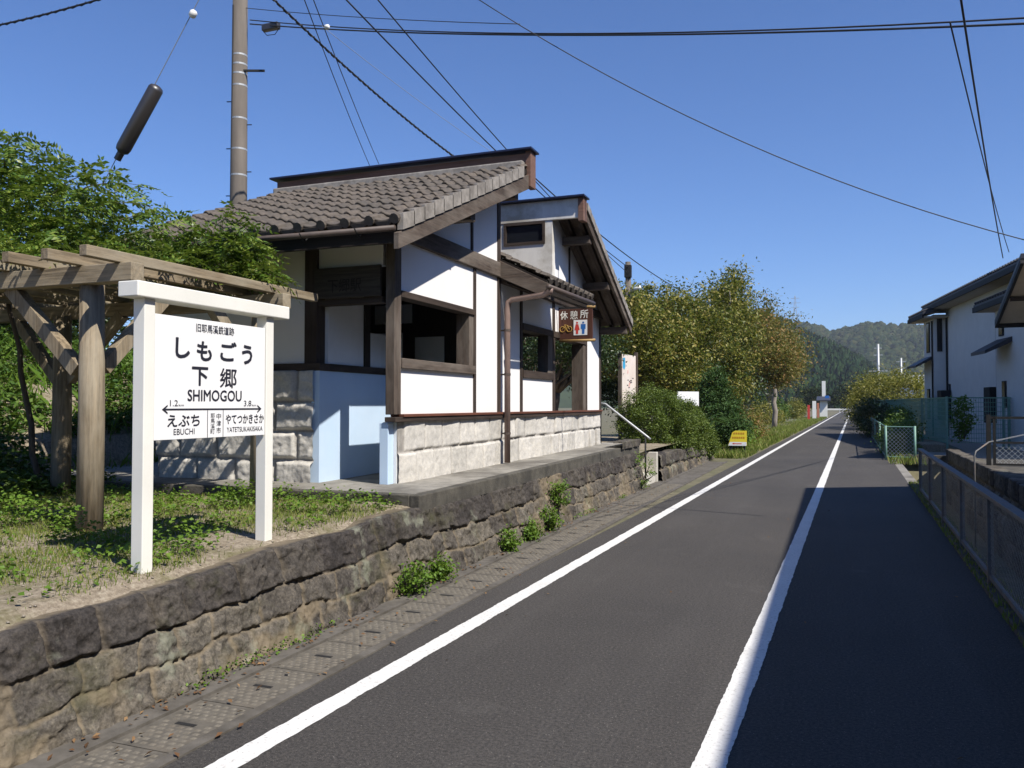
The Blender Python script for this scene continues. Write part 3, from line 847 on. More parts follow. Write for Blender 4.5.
MB().box(-7.3, -7.2, 7.58, 10.3, .7, 3.3).build("back_wall", M['plaster_in'], H)
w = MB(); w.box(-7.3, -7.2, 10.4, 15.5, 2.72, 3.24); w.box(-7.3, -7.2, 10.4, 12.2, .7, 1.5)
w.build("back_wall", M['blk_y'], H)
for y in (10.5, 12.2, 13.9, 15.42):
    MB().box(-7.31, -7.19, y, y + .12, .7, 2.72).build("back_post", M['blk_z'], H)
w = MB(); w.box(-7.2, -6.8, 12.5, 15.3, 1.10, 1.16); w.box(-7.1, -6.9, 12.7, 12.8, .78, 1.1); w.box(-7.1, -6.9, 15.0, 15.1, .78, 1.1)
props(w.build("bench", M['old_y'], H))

# end wall above the middle roof, clerestory wall with its window
w = MB(); w.box(-7.25, XF - .14, 10.27, 10.37, 3.3, 4.62); w.build("plaster_wall", M['plaster_old'], H)
w = MB()
CY0, CY1 = 12.45, 12.57
w.box(-7.3, -4.95, CY0, CY1, 3.3, 4.60); w.box(-4.28, -4.14, CY0, CY1, 3.3, 4.60)
w.box(-4.95, -4.28, CY0, CY1, 3.3, 4.21); w.box(-4.95, -4.28, CY0, CY1, 4.53, 4.60)
w.build("clerestory_wall", M['plaster_old'], H)
win = MB()
for a in ((-4.97, -4.26, 4.19, 4.23), (-4.97, -4.26, 4.51, 4.55), (-4.97, -4.93, 4.23, 4.51), (-4.30, -4.26, 4.23, 4.51)):
    win.box(a[0], a[1], CY0 - .02, CY0 + .05, a[2], a[3])
win = win.build("window", M['tim_x'], H)
MB().box(-4.93, -4.30, CY0 + .02, CY0 + .03, 4.23, 4.51).build("pane", M['glass_dark'], win)

# tiled roofs
def pantile(name, parent, O, A, S, na, ns, p=.27, g=.235, mat_=None, head=True):
    O, A, S = (np.array(a, float) for a in (O, A, S))
    A /= np.linalg.norm(A); S /= np.linalg.norm(S); N = np.cross(A, S)
    K = 12
    t = np.arange(na * K + 1) / K
    f = t % 1.0
    prof = np.where(f < .68, -.022 * np.sin(np.pi * f / .68), .030 * np.sin(np.pi * (f - .68) / .32))
    Vs, Fs = [], []
    b = 0
    rr = np.random.default_rng(7)
    for j in range(ns):
        jx = rr.normal(0, .004, na + 1)[np.minimum((t).astype(int), na)]
        jz = rr.normal(0, .0035, na + 1)[np.minimum((t).astype(int), na)]
        lo, hi = j * g, (j + 1) * g + .03
        rows = [(lo + .01, -.012), (lo - .002, .012), (lo, .028), (lo + .1 * g, .0275), (hi, .0)]
        for s_, n_ in rows:
            Vs.append(O + (t * p)[:, None] * A + (s_ + jx)[:, None] * S + (prof + n_ + jz)[:, None] * N)
        nt_ = len(t)
        for k in range(len(rows) - 1):
            i = b + k * nt_ + np.arange(nt_ - 1)
            Fs.append(np.stack([i, i + 1, i + 1 + nt_, i + nt_], 1))
        b += nt_ * len(rows)
    o = np_mesh(name, np.concatenate(Vs), np.concatenate(Fs), mat_ or M['tile'], parent)
    if head:      # rounded eave ends
        mb = MB()
        for k in range(na):
            c = O + A * (k + .84) * p + N * .012
            mb.tube([c - S * .035, c + S * .12], [.05, .046], 10)
            c2 = O + A * (k + .34) * p - N * .02
            pts = [c2 + A * (x * .17 * p * 2) + N * (-.055 * (1 - x * x)) for x in (-1, -.6, -.2, .2, .6, 1)]
            top = [c2 + A * (x * .17 * p * 2) + N * .012 for x in (1, -1)]
            mb.prism([tuple(q - S * .012) for q in pts + top], tuple(S * .03))
        mb.build("eave_tile", M['tile'], o, smooth=False)
    return o
cs, sn = math.cos(math.atan(.415)), math.sin(math.atan(.415))
RF = pantile("front_roof", H, (-7.82, 6.805, 3.35), (1, 0, 0), (0, cs, sn), 15, 16)
dk = MB()
dk.prism([(-7.75, 6.86, zt(6.86) - .035), (-7.75, 10.4, zt(10.4) - .035), (-7.75, 10.4, zt(10.4) - .10), (-7.75, 6.86, zt(6.86) - .10)], (3.97, 0, 0))
dk.build("roof_deck", M['blk_x'], H)
vg = MB()
for j in range(15):
    y0 = 6.815 + j * .235 * cs
    y1 = y0 + .25 * cs
    vg.prism([(-3.80, y0, zt(y0) - .10), (-3.80, y1, zt(y1) - .11), (-3.80, y1, zt(y1) + .03), (-3.80, y0, zt(y0) + .055)], (.062, 0, 0))
vg.build("verge_tile", M['verge'], RF)
bb = MB(); bb.prism([(-3.81, 6.76, zt(6.76) - .115), (-3.81, 10.3, zt(10.3) - .115), (-3.81, 10.3, zt(10.3) - .31), (-3.81, 6.76, zt(6.76) - .27)], (.055, 0, 0))
bb.build("barge_board", M['old_y'], H, bev=.004)
MB().box(-3.805, -3.725, 10.30, 10.50, 4.52, 5.005).build("ridge_end_board", M['ridge'], H, bev=.006)
MB().box(-7.82, -3.806, 10.31, 10.47, 4.66, 4.975).build("ridge_board", M['ridge'], H)
MB().box(-7.9, -3.69, 10.22, 10.54, 5.006, 5.034).build("ridge_cap", M['navy'], H, bev=.004)
MB().box(-7.82, -3.81, 10.20, 10.309, 4.70, 4.86).build("ridge_mortar", M['verge'], H, bev=.02)
mb = MB()
for x in np.arange(-7.4, -3.85, .45): MB().bar((x, 6.92, zt(6.92) - .145), (x, 10.3, zt(10.3) - .145), .06, .08).build("rafter", M['blk_y'], H)
for y in (8.55, 9.95):
    MB().box(-7.3, -3.82, y, y + .13, zt(y) - .36, zt(y) - .22).build("purlin", M['old_x'], H, bev=.005)
MB().box(-7.3, -3.82, 7.42, 7.56, 3.47, 3.53).build("purlin", M['old_x'], H, bev=.005)
gut = MB(); gut.tube([(-7.85, 6.76, 3.275), (-3.80, 6.76, 3.255)], .030, 10)
gut = gut.build("gutter", M['gutter_old'], H, smooth=True)
for x in np.arange(-7.3, -3.85, .62): MB().tube([(x, 6.9, 3.30), (x, 6.78, 3.20), (x, 6.70, 3.27)], .007, 5).build("gutter_bracket", M['steel_dk'], gut)
MB().box(-7.75, -3.82, 6.86, 6.90, 3.14, 3.30).build("fascia", M['blk_x'], H)

# middle roof running down to the road side
c5, s5 = math.cos(math.atan(.5)), math.sin(math.atan(.5))
RM = pantile("middle_roof", H, (-3.5, 10.40, 3.285), (0, 1, 0), (-c5, 0, s5), 8, 11, p=.255)
zm = lambda x: 3.285 + .5 * (-3.5 - x)
MB().prism([(-3.52, 10.38, zm(-3.52) - .04), (-5.8, 10.38, zm(-5.8) - .04), (-5.8, 10.38, zm(-5.8) - .10), (-3.52, 10.38, zm(-3.52) - .10)], (0, 2.06, 0)).build("roof_deck", M['blk_y'], H)
MB().prism([(-5.8, 10.38, zm(-5.8) - .0), (-7.7, 10.38, zm(-5.8) - .9), (-7.7, 10.38, zm(-5.8) - .97), (-5.8, 10.38, zm(-5.8) - .07)], (0, 2.06, 0)).build("back_roof", M['tile'], H)
MB().prism([(-3.47, 10.31, zm(-3.47) - .07), (-4.19, 10.31, zm(-4.19) - .07), (-4.19, 10.31, zm(-4.19) - .30), (-3.47, 10.31, zm(-3.47) - .27)], (0, .06, 0)).build("barge_board", M['old_x'], H, bev=.005)
MB().box(-3.62, -3.55, 10.38, 12.38, 3.10, 3.20).build("fascia", M['blk_y'], H)
mb = MB()
for y in np.arange(10.6, 12.4, .4): MB().bar((-3.6, y, 3.17), (-4.25, y, 3.47), .05, .07).build("rafter", M['tim_x'], H)
gut = MB(); gut.tube([(-3.455, 10.22, 3.15), (-3.455, 12.42, 3.18)], .036, 10)
gut.build("gutter", M['gutter_old'], H, smooth=True)
dp = MB()
dp.tube([(-3.455, 10.30, 3.14), (-3.46, 10.31, 3.10), (-3.52, 10.33, 3.07), (-4.03, 10.40, 3.03), (-4.09, 10.41, 3.00), (-4.105, 10.41, 2.90), (-4.105, 10.41, .82)], .042, 12)
dp = dp.build("downpipe", M['gutter_pipe'], H, smooth=True)
mb = MB()
for z in (1.2, 2.0, 2.6):
    MB().tube([(-4.105, 10.41, z), (-4.105, 10.41, z + .03)], .047, 12).bar((-4.2, 10.41, z + .015), (-4.12, 10.41, z + .015), .02, .02).build("pipe_clip", M['gutter_old'], dp)

# rear roof: high towards the camera, falling away along the road
zr = lambda y: 4.86 - .5 * (y - 12.5)
RR = pantile("rear_roof", H, (-3.64, 15.82, zr(15.82)), (-1, 0, 0), (0, -c5, s5), 14, 15)
MB().prism([(-7.6, 12.55, zr(12.55) - .03), (-7.6, 15.78, zr(15.78) - .03), (-7.6, 15.78, zr(15.78) - .07), (-7.6, 12.55, zr(12.55) - .07)], (3.93, 0, 0)).build("soffit_boards", M['old_y'], H)
mb = MB()
for x in (-3.78, -4.0): MB().bar((x, 12.6, zr(12.6) - .115), (x, 15.75, zr(15.75) - .115), .06, .085).build("rafter", M['tim_y'], H)
for y in (13.0, 14.2, 15.55):
    MB().box(-7.3, -3.68, y, y + .13, zr(y) - .36, zr(y) - .225).build("purlin", M['old_x'], H, bev=.005)
MB().prism([(-3.675, 12.56, zr(12.56) - .05), (-3.675, 15.82, zr(15.82) - .05), (-3.675, 15.82, zr(15.82) - .21), (-3.675, 12.56, zr(12.56) - .24)], (.045, 0, 0)).build("barge_board", M['old_y'], H, bev=.004)
mb = MB()
for j in range(15):
    y0 = 15.8 - j * .235 * c5; y1 = y0 - .25 * c5
    mb.prism([(-3.66, y0, zr(y0) - .08), (-3.66, y1, zr(y1) - .09), (-3.66, y1, zr(y1) + .03), (-3.66, y0, zr(y0) + .055)], (.06, 0, 0))
mb.build("verge_tile", M['verge'], RR)
MB().box(-7.6, -3.70, 12.437, 12.50, 4.555, 4.865).build("high_fascia", M['plaster_old'], H, bev=.004)
MB().box(-3.70, -3.61, 12.41, 12.60, 4.50, 4.87).build("ridge_end_board", M['ridge'], H, bev=.005)
MB().box(-7.68, -3.58, 12.34, 12.66, 4.872, 4.90).build("ridge_cap", M['navy'], H, bev=.004)

# hanging board with the toilet pictograms
hs = thing("hanging_sign", "brown wooden board with white characters and toilet pictograms hung under the eave", "sign", (-3.94, 13.0, 2.85))
O = (-4.24, 12.99, 2.68); U = (1, 0, 0); W = (0, 0, 1)
MB().box(-4.24, -3.63, 12.99, 13.02, 2.68, 3.18).build("board", M['sign_brown'], hs, bev=.004)
MB().tube([(-4.20, 13.005, 2.66), (-3.59, 13.005, 2.66)], .024, 10).build("rod", M['bamboo'], hs, smooth=True)
MB().tube([(-3.80, 13.005, 3.205), (-3.59, 13.005, 3.205)], .024, 10).build("rod", M['bamboo'], hs, smooth=True)
MB().bar((-4.3, 13.005, 3.20), (-3.66, 13.005, 3.20), .03, .03).build("hanger_bar", M['steel_dk'], hs)
mb = MB()
write(mb, "休", O, U, W, (.06, .19, .33, .47), .012, .003); write(mb, "憩", O, U, W, (.23, .36, .33, .47), .004, .003); write(mb, "所", O, U, W, (.40, .54, .34, .48), .012, .003)
mb.build("lettering", M['white'], hs, fix=False)
MB().box(-4.24 + .29, -4.24 + .52, 12.984, 12.99, 2.68 + .065, 2.68 + .315).build("pictogram_plate", M['panel'], hs)
def figure(mb, u, skirt):
    O2 = (-4.24, 12.9815, 2.68)
    c = [(u + .017 * math.cos(a), .27 + .017 * math.sin(a)) for a in np.linspace(0, 2 * math.pi, 13)[:-1]]
    flat(mb, O2, U, W, c)
    if skirt: flat(mb, O2, U, W, [(u - .022, .245), (u - .045, .15), (u + .045, .15), (u + .022, .245)]); flat(mb, O2, U, W, [(u - .02, .149), (u - .02, .085), (u + .02, .085), (u + .02, .149)])
    else: flat(mb, O2, U, W, [(u - .04, .245), (u - .04, .165), (u - .022, .165), (u - .02, .085), (u + .02, .085), (u + .022, .165), (u + .04, .165), (u + .04, .245)])
mb = MB(); figure(mb, .35, True); mb.build("red_figure", M['red'], hs, fix=False)
mb = MB(); figure(mb, .455, False); mb.build("blue_figure", M['bluep'], hs, fix=False)
mb = MB()
for u in (.10, .215):
    pts = [(-4.24 + u + .045 * math.cos(a), 12.984, 2.68 + .17 + .045 * math.sin(a)) for a in np.linspace(0, 2 * math.pi, 15)]
    mb.tube(pts, .006, 5)
mb.tube([(-4.14, 12.984, 2.85), (-4.10, 12.984, 2.92), (-4.05, 12.984, 2.91), (-4.025, 12.984, 2.85)], .005, 5)
mb.tube([(-4.10, 12.984, 2.93), (-4.075, 12.984, 2.845), (-4.05, 12.984, 2.92)], .005, 5)
mb.build("bicycle_mark", M['gold'], hs)

# ------------------------------------------------------------------ station name board
sb = thing("station_sign", "white station name board with black Japanese lettering on two white posts", "sign", (-3.77, 4.3, .62))
for y in (3.685, 4.795):
    MB().box(-3.808, -3.722, y + .004, y + .086, .45, 2.225).build("post", M['white'], sb, bev=.005)
MB().box(-3.84, -3.69, 3.605, 5.02, 2.225, 2.315).build("top_beam", M['white'], sb, bev=.006)
pn = MB().box(-3.752, -3.730, 3.778, 4.794, 1.39, 2.142).build("panel", M['panel'], sb, bev=.002)
mb = MB()
O, U, W = (-3.729, 0, 0), (0, 1, 0), (0, 0, 1)
def sg(s, y0, y1, z0, z1, bold=0.0): write(mb, s, O, U, W, (y0, y1, z0, z1), bold, .0012)
sg("旧耶馬溪鉄道跡", 4.115, 4.467, 2.062, 2.116, .006)
sg("し", 3.94, 4.062, 1.888, 2.015, .035); sg("も", 4.121, 4.257, 1.88, 2.006, .03); sg("ごう"[0], 4.335, 4.494, 1.889, 2.02, .03); sg("う", 4.547, 4.655, 1.877, 2.01, .035)
sg("下", 4.08, 4.225, 1.722, 1.842, .03); sg("郷", 4.335, 4.497, 1.713, 1.842, .014)
sg("SHIMOGOU", 4.045, 4.548, 1.624, 1.697, .022)
sg("1.2", 3.90, 3.965, 1.593, 1.63); sg("km", 3.972, 4.015, 1.593, 1.606); sg("3.8", 4.572, 4.648, 1.592, 1.63); sg("km", 4.656, 4.70, 1.592, 1.606)
sg("えぶち", 3.88, 4.153, 1.468, 1.54, .02); sg("EBUCHI", 3.932, 4.108, 1.418, 1.455)
sg("やてつかきさか", 4.393, 4.784, 1.474, 1.538, .016); sg("YATETSUKAKISAKA", 4.404, 4.77, 1.42, 1.453)
for i, ch in enumerate("中津市"): sg(ch, 4.305, 4.347, 1.508 - i * .046, 1.546 - i * .046)
for i, ch in enumerate("耶馬溪町"): sg(ch, 4.251, 4.289, 1.516 - i * .034, 1.546 - i * .034)
flat(mb, O, U, W, [(3.845, 1.5685), (4.75, 1.5685), (4.75, 1.5785), (3.845, 1.5785)], .0012)
for a, s in ((3.836, 1), (4.757, -1)):
    flat(mb, O, U, W, [(a, 1.5735), (a + s * .045, 1.545), (a + s * .045, 1.556), (a + s * .018, 1.5735)][::s], .0013)
    flat(mb, O, U, W, [(a, 1.5735), (a + s * .018, 1.5735), (a + s * .045, 1.591), (a + s * .045, 1.602)][::s], .0013)
for y in (4.223, 4.368): flat(mb, O, U, W, [(y - .0022, 1.392), (y + .0022, 1.392), (y + .0022, 1.569), (y - .0022, 1.569)], .0012)
mb.build("lettering", M['ink'], pn, fix=False)

# ------------------------------------------------------------------ pergola
pg = thing("pergola", "weathered wooden pergola with round posts and diagonal braces under the wisteria", "pergola", (-6.6, 5.5, .62))
for x, y in ((-5.22, 4.66), (-7.44, 6.28), (-5.03, 6.40), (-8.9, 4.66)):
    MB().tube([(x, y, .4), (x + .01, y, 1.5), (x, y, 2.52)], [.098, .092, .086], 16).build("post", M['perg_z'], pg, smooth=True)
MB().box(-10.0, -4.70, 4.53, 4.65, 2.50, 2.635).build("beam", M['perg_x'], pg, bev=.006)
MB().box(-10.0, -4.72, 6.32, 6.44, 2.50, 2.635).build("beam", M['perg_x'], pg, bev=.006)
for i in range(11):
    x = -4.84 - i * .375
    MB().box(x - .036, x + .036, 4.24 + .03 * math.sin(i * 3), 6.98 + .02 * math.cos(i * 5), 2.637, 2.715).build("rafter", M['perg_y'], pg, bev=.005)
for p, q in (((-5.30, 4.62, 1.86), (-6.02, 4.62, 2.52)), ((-5.22, 4.76, 1.88), (-5.22, 5.42, 2.54)), ((-7.52, 6.30, 1.86), (-8.2, 6.36, 2.52)), ((-7.36, 6.30, 1.86), (-6.7, 6.36, 2.52)), ((-5.03, 6.3, 1.86), (-5.05, 5.7, 2.54))):
    MB().bar(p, q, .085, .11).build("brace", M['perg_z'], pg, bev=.004)
wr = thing("wisteria", "dense green wisteria sprawling over the top of the wooden pergola", "climbing plant", (-7.6, 5.6, .62))
rng = np.random.default_rng(4)
def pinnate(C, D, L, size, seed, pairs=6):
    """compound leaves: leaflets in pairs along a drooping stalk; C bases, D directions"""
    r = np.random.default_rng(seed); n = len(C)
    D = D / np.linalg.norm(D, axis=1)[:, None]
    S = np.cross(D, np.array([0, 0, 1.0]) + r.normal(0, .35, (n, 3))); S /= np.linalg.norm(S, axis=1)[:, None] + 1e-9
    N = np.cross(S, D)
    Ls = L * r.uniform(.6, 1.3, n)
    Vs = []
    for k in range(pairs * 2 + 1):
        t = (k // 2 + 1) / (pairs + .5)
        side = 0 if k == pairs * 2 else (1 if k % 2 else -1)
        base = C + D * (Ls * t)[:, None] - np.array([0, 0, 1.0]) * (.45 * Ls * t * t)[:, None]
        d = D * (.45 if side else 1) + S * side * .9 - np.array([0, 0, .35]) + r.normal(0, .18, (n, 3))
        d /= np.linalg.norm(d, axis=1)[:, None]
        w = np.cross(N + r.normal(0, .25, (n, 3)), d); w /= np.linalg.norm(w, axis=1)[:, None]
        l = (size * r.uniform(.75, 1.2, n))[:, None]
        Vs.append(np.stack([base, base + d * l * .42 + w * l * .20, base + d * l, base + d * l * .42 - w * l * .20], 1))
    V = np.concatenate(Vs); m_ = len(V)
    i = np.arange(m_)[:, None] * 4
    F = np.concatenate([i + np.array([[0, 1, 2]]), i + np.array([[0, 2, 3]])], 1).reshape(-1, 3)
    return V.reshape(-1, 3), F
def blob(cx, cy, cz, rx, ry, rz, n):
    d = rng.normal(size=(n, 3)); d /= np.linalg.norm(d, axis=1)[:, None]
    return np.array([cx, cy, cz]) + d * (rng.random(n) ** .45)[:, None] * np.array([rx, ry, rz]), d
parts_ = []
for args in ((-8.0, 5.4, 3.36, 1.5, 1.1, .70, 950), (-6.9, 5.6, 3.25, .8, 1.0, .75, 620), (-9.6, 5.6, 3.2, 1.5, 1.3, .7, 420), (-7.3, 5.3, 3.80, .6, .6, .3, 170), (-6.15, 5.9, 3.05, .55, .8, .38, 330), (-6.3, 5.2, 3.2, .35, .35, .35, 120),
             (-5.55, 6.2, 2.86, .55, .55, .22, 230), (-5.25, 6.15, 2.98, .32, .40, .28, 230), (-5.15, 6.35, 2.80, .24, .25, .18, 90), (-6.0, 5.0, 2.82, .7, .45, .18, 200), (-7.6, 4.6, 2.86, 1.5, .35, .25, 380), (-5.45, 5.6, 2.80, .4, .5, .14, 90)):
    parts_.append(blob(*args))
Cw = np.concatenate([p[0] for p in parts_]); Dw = np.concatenate([p[1] for p in parts_])
Dw = Dw * .9 + rng.normal(0, .5, Dw.shape); Dw[:, 2] = np.abs(Dw[:, 2]) * .5
k = Cw[:, 2] > 2.70; Cw, Dw = Cw[k], Dw[k]
# long sprays reaching out of the mass
tw = MB()
sC, sD = [], []
for i, (x, y, z, dx, dy, dz, L) in enumerate(((-6.4, 5.2, 3.4, .9, .1, .55, .9), (-6.2, 5.4, 3.3, 1, -.1, .25, .95), (-6.8, 5.1, 3.6, .6, -.3, .8, .6), (-6.5, 5.5, 3.5, .9, .2, .4, .8), (-7.4, 5.0, 3.75, .3, -.2, .9, .4), (-6.0, 5.5, 3.2, .8, .2, .35, .75), (-5.3, 6.1, 3.1, .5, -.2, .8, .5), (-5.25, 6.2, 3.05, .4, .1, .7, .4), (-5.2, 6.3, 2.85, .35, .3, .1, .35), (-5.2, 6.2, 2.8, .2, .5, -.1, .3),
                                              (-5.5, 6.0, 2.95, .3, -.3, .8, .4), (-8.2, 4.9, 3.7, .1, -.3, .9, .4), (-5.3, 6.0, 3.0, .5, -.3, .5, .4), (-6.9, 4.7, 3.0, .5, -.7, .3, .5), (-7.6, 4.5, 2.9, .3, -.8, .1, .5))):
    a = Vector((x, y, z)); d = Vector((dx, dy, dz)).normalized()
    pts = [a + d * (L * t / 8) + Vector((0, 0, -.30 * L * (t / 8) ** 2)) + Vector((math.sin(i + t) * .015, math.cos(i * 2 + t) * .015, 0)) for t in range(9)]
    tw.tube(pts, [.006 - .0005 * t for t in range(9)], 5)
    for q in range(int(26 * L / .8)):
        t = rng.random(); j = min(7, int(t * 8)); p = pts[j].lerp(pts[j + 1], t * 8 - j)
        sC.append(tuple(p)); sD.append((d.x * .5 + rng.normal(0, .6), d.y * .5 + rng.normal(0, .6), rng.normal(.1, .4)))
Cw = np.concatenate([Cw, np.array(sC)]); Dw = np.concatenate([Dw, np.array(sD)])
Vw, Fw = pinnate(Cw, Dw, .20, .060, 7)
for (x, y) in ((-7.60, 6.2), (-8.8, 4.75)):
    mb = MB(); limb(mb, (x, y, .5), (x - .3, y - .2, 2.8), .035, .02, int(x * -10), .018, 9); mb.build("stem", M['bark'], wr, smooth=True)
tw.build("shoots", M['bark'], wr, smooth=True)
np_mesh("foliage", Vw, Fw, M['wist'], wr)

# ------------------------------------------------------------------ ground cover on the terrace
def on_terr(x, y): return zterr(x, y)
rng = np.random.default_rng(11)
def blades(name, X, Y, h, w, m, seed, kind="stuff", parent=None, zf=None, lean=.5):
    r = np.random.default_rng(seed); n = len(X)
    z = (zf or on_terr)(X, Y) - .01
    a = r.uniform(0, 2 * np.pi, n); L = h * r.uniform(.4, 1.3, n)
    dx = np.cos(a); dy = np.sin(a); le = lean * r.uniform(.2, 1.2, n) * L
    V = np.empty((n, 4, 3))
    ww = w * r.uniform(.6, 1.3, n)
    V[:, 0] = np.stack([X - dy * ww, Y + dx * ww, z], 1); V[:, 1] = np.stack([X + dy * ww, Y - dx * ww, z], 1)
    V[:, 2] = np.stack([X + dx * le * .4 + dy * ww * .7, Y + dy * le * .4 - dx * ww * .7, z + L * .6], 1)
    V[:, 3] = np.stack([X + dx * le, Y + dy * le, z + L], 1)
    i = np.arange(n)[:, None] * 4
    F = np.concatenate([i + np.array([[0, 1, 2]]), i + np.array([[0, 2, 3]])], 1).reshape(-1, 3)
    o = np_mesh(name, V.reshape(-1, 3), F, m, parent)
    if kind: o["kind"] = kind
    return o
n = 120000
gx = rng.uniform(-9, -3.66, n); gy = rng.uniform(.5, 6.7, n)
den = fbm(gx * 1.5 + 5, gy * 1.5, 4)
k = (den + .2 * rng.random(n) - .16 * sst(-4.9, -4.0, gx) * (1 - .6 * sst(4.6, 5.4, gy)) > .42) | (rng.random(n) < .03)
o = blades("grass", gx[k], gy[k], .042, .003, M['grass'], 3)
n = 26000
gx = rng.uniform(-8.6, -3.7, n); gy = rng.uniform(2.2, 6.75, n)
d1 = np.exp(-(((gx + 5.5) / .85) ** 2 + ((gy - 4.45) / .40) ** 2)) + 1.1 * np.exp(-(((gx + 4.75) / .40) ** 2 + ((gy - 6.1) / .40) ** 2)) + np.exp(-(((gx + 7.2) / 1.2) ** 2 + ((gy - 4.6) / .6) ** 2)) + .5 * np.exp(-(((gx + 4.05) / .28) ** 2 + ((gy - 5.9) / .6) ** 2)) + .35 * np.exp(-(((gx + 4.0) / .3) ** 2 + ((gy - 4.4) / .35) ** 2)) + .22
k = rng.random(n) < d1 * sst(.38, .56, fbm(gx * 3, gy * 3, 3))
gx, gy, d2 = gx[k], gy[k], np.clip(d1[k], .12, 1)
P = np.stack([gx, gy, on_terr(gx, gy) + .012 + .24 * rng.random(len(gx)) * d2 * (.5 + vnoise(gx * 4, gy * 4))], 1)
P = np.repeat(P, 3, 0) + rng.normal(0, .02, (len(P) * 3, 3))
o = leaves("ground_weeds", P, .034, M['weed'], None, 5, aspect=.75, up=1.3); o["kind"] = "stuff"
# loose stones and dry leaves
def litter(name, X, Y, Z, size, m, seed, flat_=1.0):
    r = np.random.default_rng(seed); n = len(X)
    base = np.array([(1, 0, 0), (0, 1, 0), (-1, 0, 0), (0, -1, 0), (0, 0, .7), (0, 0, -.4)])
    sc = size * r.uniform(.4, 1.5, (n, 1, 1)) * r.uniform(.6, 1.3, (n, 6, 3)) * np.array([1, 1, flat_])
    V = base[None] * sc + np.stack([X, Y, Z], 1)[:, None, :]
    F = np.array([(0, 1, 4), (1, 2, 4), (2, 3, 4), (3, 0, 4), (1, 0, 5), (2, 1, 5), (3, 2, 5), (0, 3, 5)])[None] + (np.arange(n) * 6)[:, None, None]
    o = np_mesh(name, V.reshape(-1, 3), F.reshape(-1, 3), m); o["kind"] = "stuff"
n = 1800
gx = rng.uniform(-6.5, -3.62, n); gy = rng.uniform(.8, 6.7, n)
litter("gravel", gx, gy, on_terr(gx, gy) + .003, .008, M['gravel'], 1, .8)
n = 900
gx = -3.24 - np.abs(rng.normal(0, .10, n)); gy = rng.uniform(1, 16, n)
gx = np.where(rng.random(n) < .3, rng.uniform(-3.2, -2.7, n), gx); gx = np.maximum(gx, -3.42)
k = vnoise(gy * 2.2, gy * 0) + .25 * rng.random(n) > .52
P = np.stack([gx[k], gy[k], np.full(k.sum(), .022)], 1)
o = leaves("dry_leaf_litter", P, .035, M['dry'], None, 15, aspect=.5, up=2.5); o["kind"] = "stuff"
n = 90
gx = rng.uniform(-2.5, .9, n); gy = rng.uniform(2.6, 22, n); k = (gx < -2.1) | (gx > .4) | (rng.random(n) < .25)
o = leaves("road_leaf_litter", np.stack([gx[k] + gy[k] * math.sin(DEL), gy[k], np.full(k.sum(), .012)], 1), .03, M['dry'], None, 19, aspect=.5, up=3.0); o["kind"] = "stuff"
n = 2500
gx = -3.30 - np.abs(rng.normal(0, .05, n)); gy = rng.uniform(1, 16, n); k = vnoise(gy * 1.6 + 20, gy * 0) > .6
P = np.stack([gx[k], gy[k], .01 + .07 * rng.random(k.sum())], 1)
o = leaves("wall_foot_weeds", P, .022, M['weed'], None, 16, aspect=.7, up=.8); o["kind"] = "stuff"
n = 95000
gx = rng.uniform(-17, -7.3, n); gy = rng.uniform(3.5, 17, n)
cl = fbm(gx * 1.3 + 40, gy * 1.3, 4)
k = cl > .30
k &= ~((gx > -9.3) & (gy > 6.9))
gx, gy, cl = gx[k], gy[k], cl[k]
P = np.stack([gx, gy, on_terr(gx, gy) + (cl - .25) * 1.1 * rng.random(len(gx)) ** .7], 1)
P = np.repeat(P, 2, 0) + rng.normal(0, .03, (len(P) * 2, 3))
o = leaves("bank_vegetation", P, .075, M['bank'], None, 6, aspect=.6, up=1.0); o["kind"] = "stuff"
o = blades("bank_grass", rng.uniform(-13, -8.6, 1600), rng.uniform(7, 13, 1600), .30, .008, M['weed'], 8, lean=.8)

def bush(name, label, c, rd, m, leaf, k=60, per=70, cr=.13, seed=1, group=None, cat="bush", stems=6, aspect=.5, shell=.75, up=.4, sq=.9):
    t = thing(name, label, cat, (c[0], c[1], c[2] - rd[2]), group)
    C = clumps(c, rd, k, seed, shell, sq)
    mb = MB()
    b = Vector((c[0], c[1], c[2] - rd[2] - .05))
    for j in range(stems): limb(mb, b + Vector((.04 * j - .1, .03 * (j % 3), 0)), Vector(C[j]), .02 + .01 * rd[2], .004, seed + j, .08)
    mb.build("stem", M['bark'], t, smooth=True)
    leaves("foliage", spread(C, per, cr, seed), leaf, M[m], t, seed, aspect=aspect, up=up)
    return t
for (x, y, z, r_, sd, lb) in ((-3.28, 6.2, .13, .115, 1, "green weed growing from the foot of the stone wall, nearest the sign"), (-3.3, 6.75, .12, .07, 2, "tiny weed at the foot of the stone wall behind the nearest weed"),
                              (-3.3, 8.4, .11, .09, 3, "low weed at the foot of the stone wall under the downpipe"), (-3.33, 9.9, .16, .12, 4, "straggling weed at the foot of the stone wall below the far window"),
                              (-3.36, 10.4, .42, .13, 5, "weed hanging from a joint high in the stone wall"), (-3.36, 15.4, .36, .28, 6, "bushy bright green weed growing on the wall beside the concrete steps"), (-3.32, 9.2, .12, .1, 7, "small weed at the foot of the stone wall between two larger ones")):
    bush("weed", lb, (x, y, z), (r_ * .8, r_ * 1.2, r_), 'weed', .034, 26, 26, .045, 100 + sd, "weeds growing along the stone wall", "weed", 3, .65)

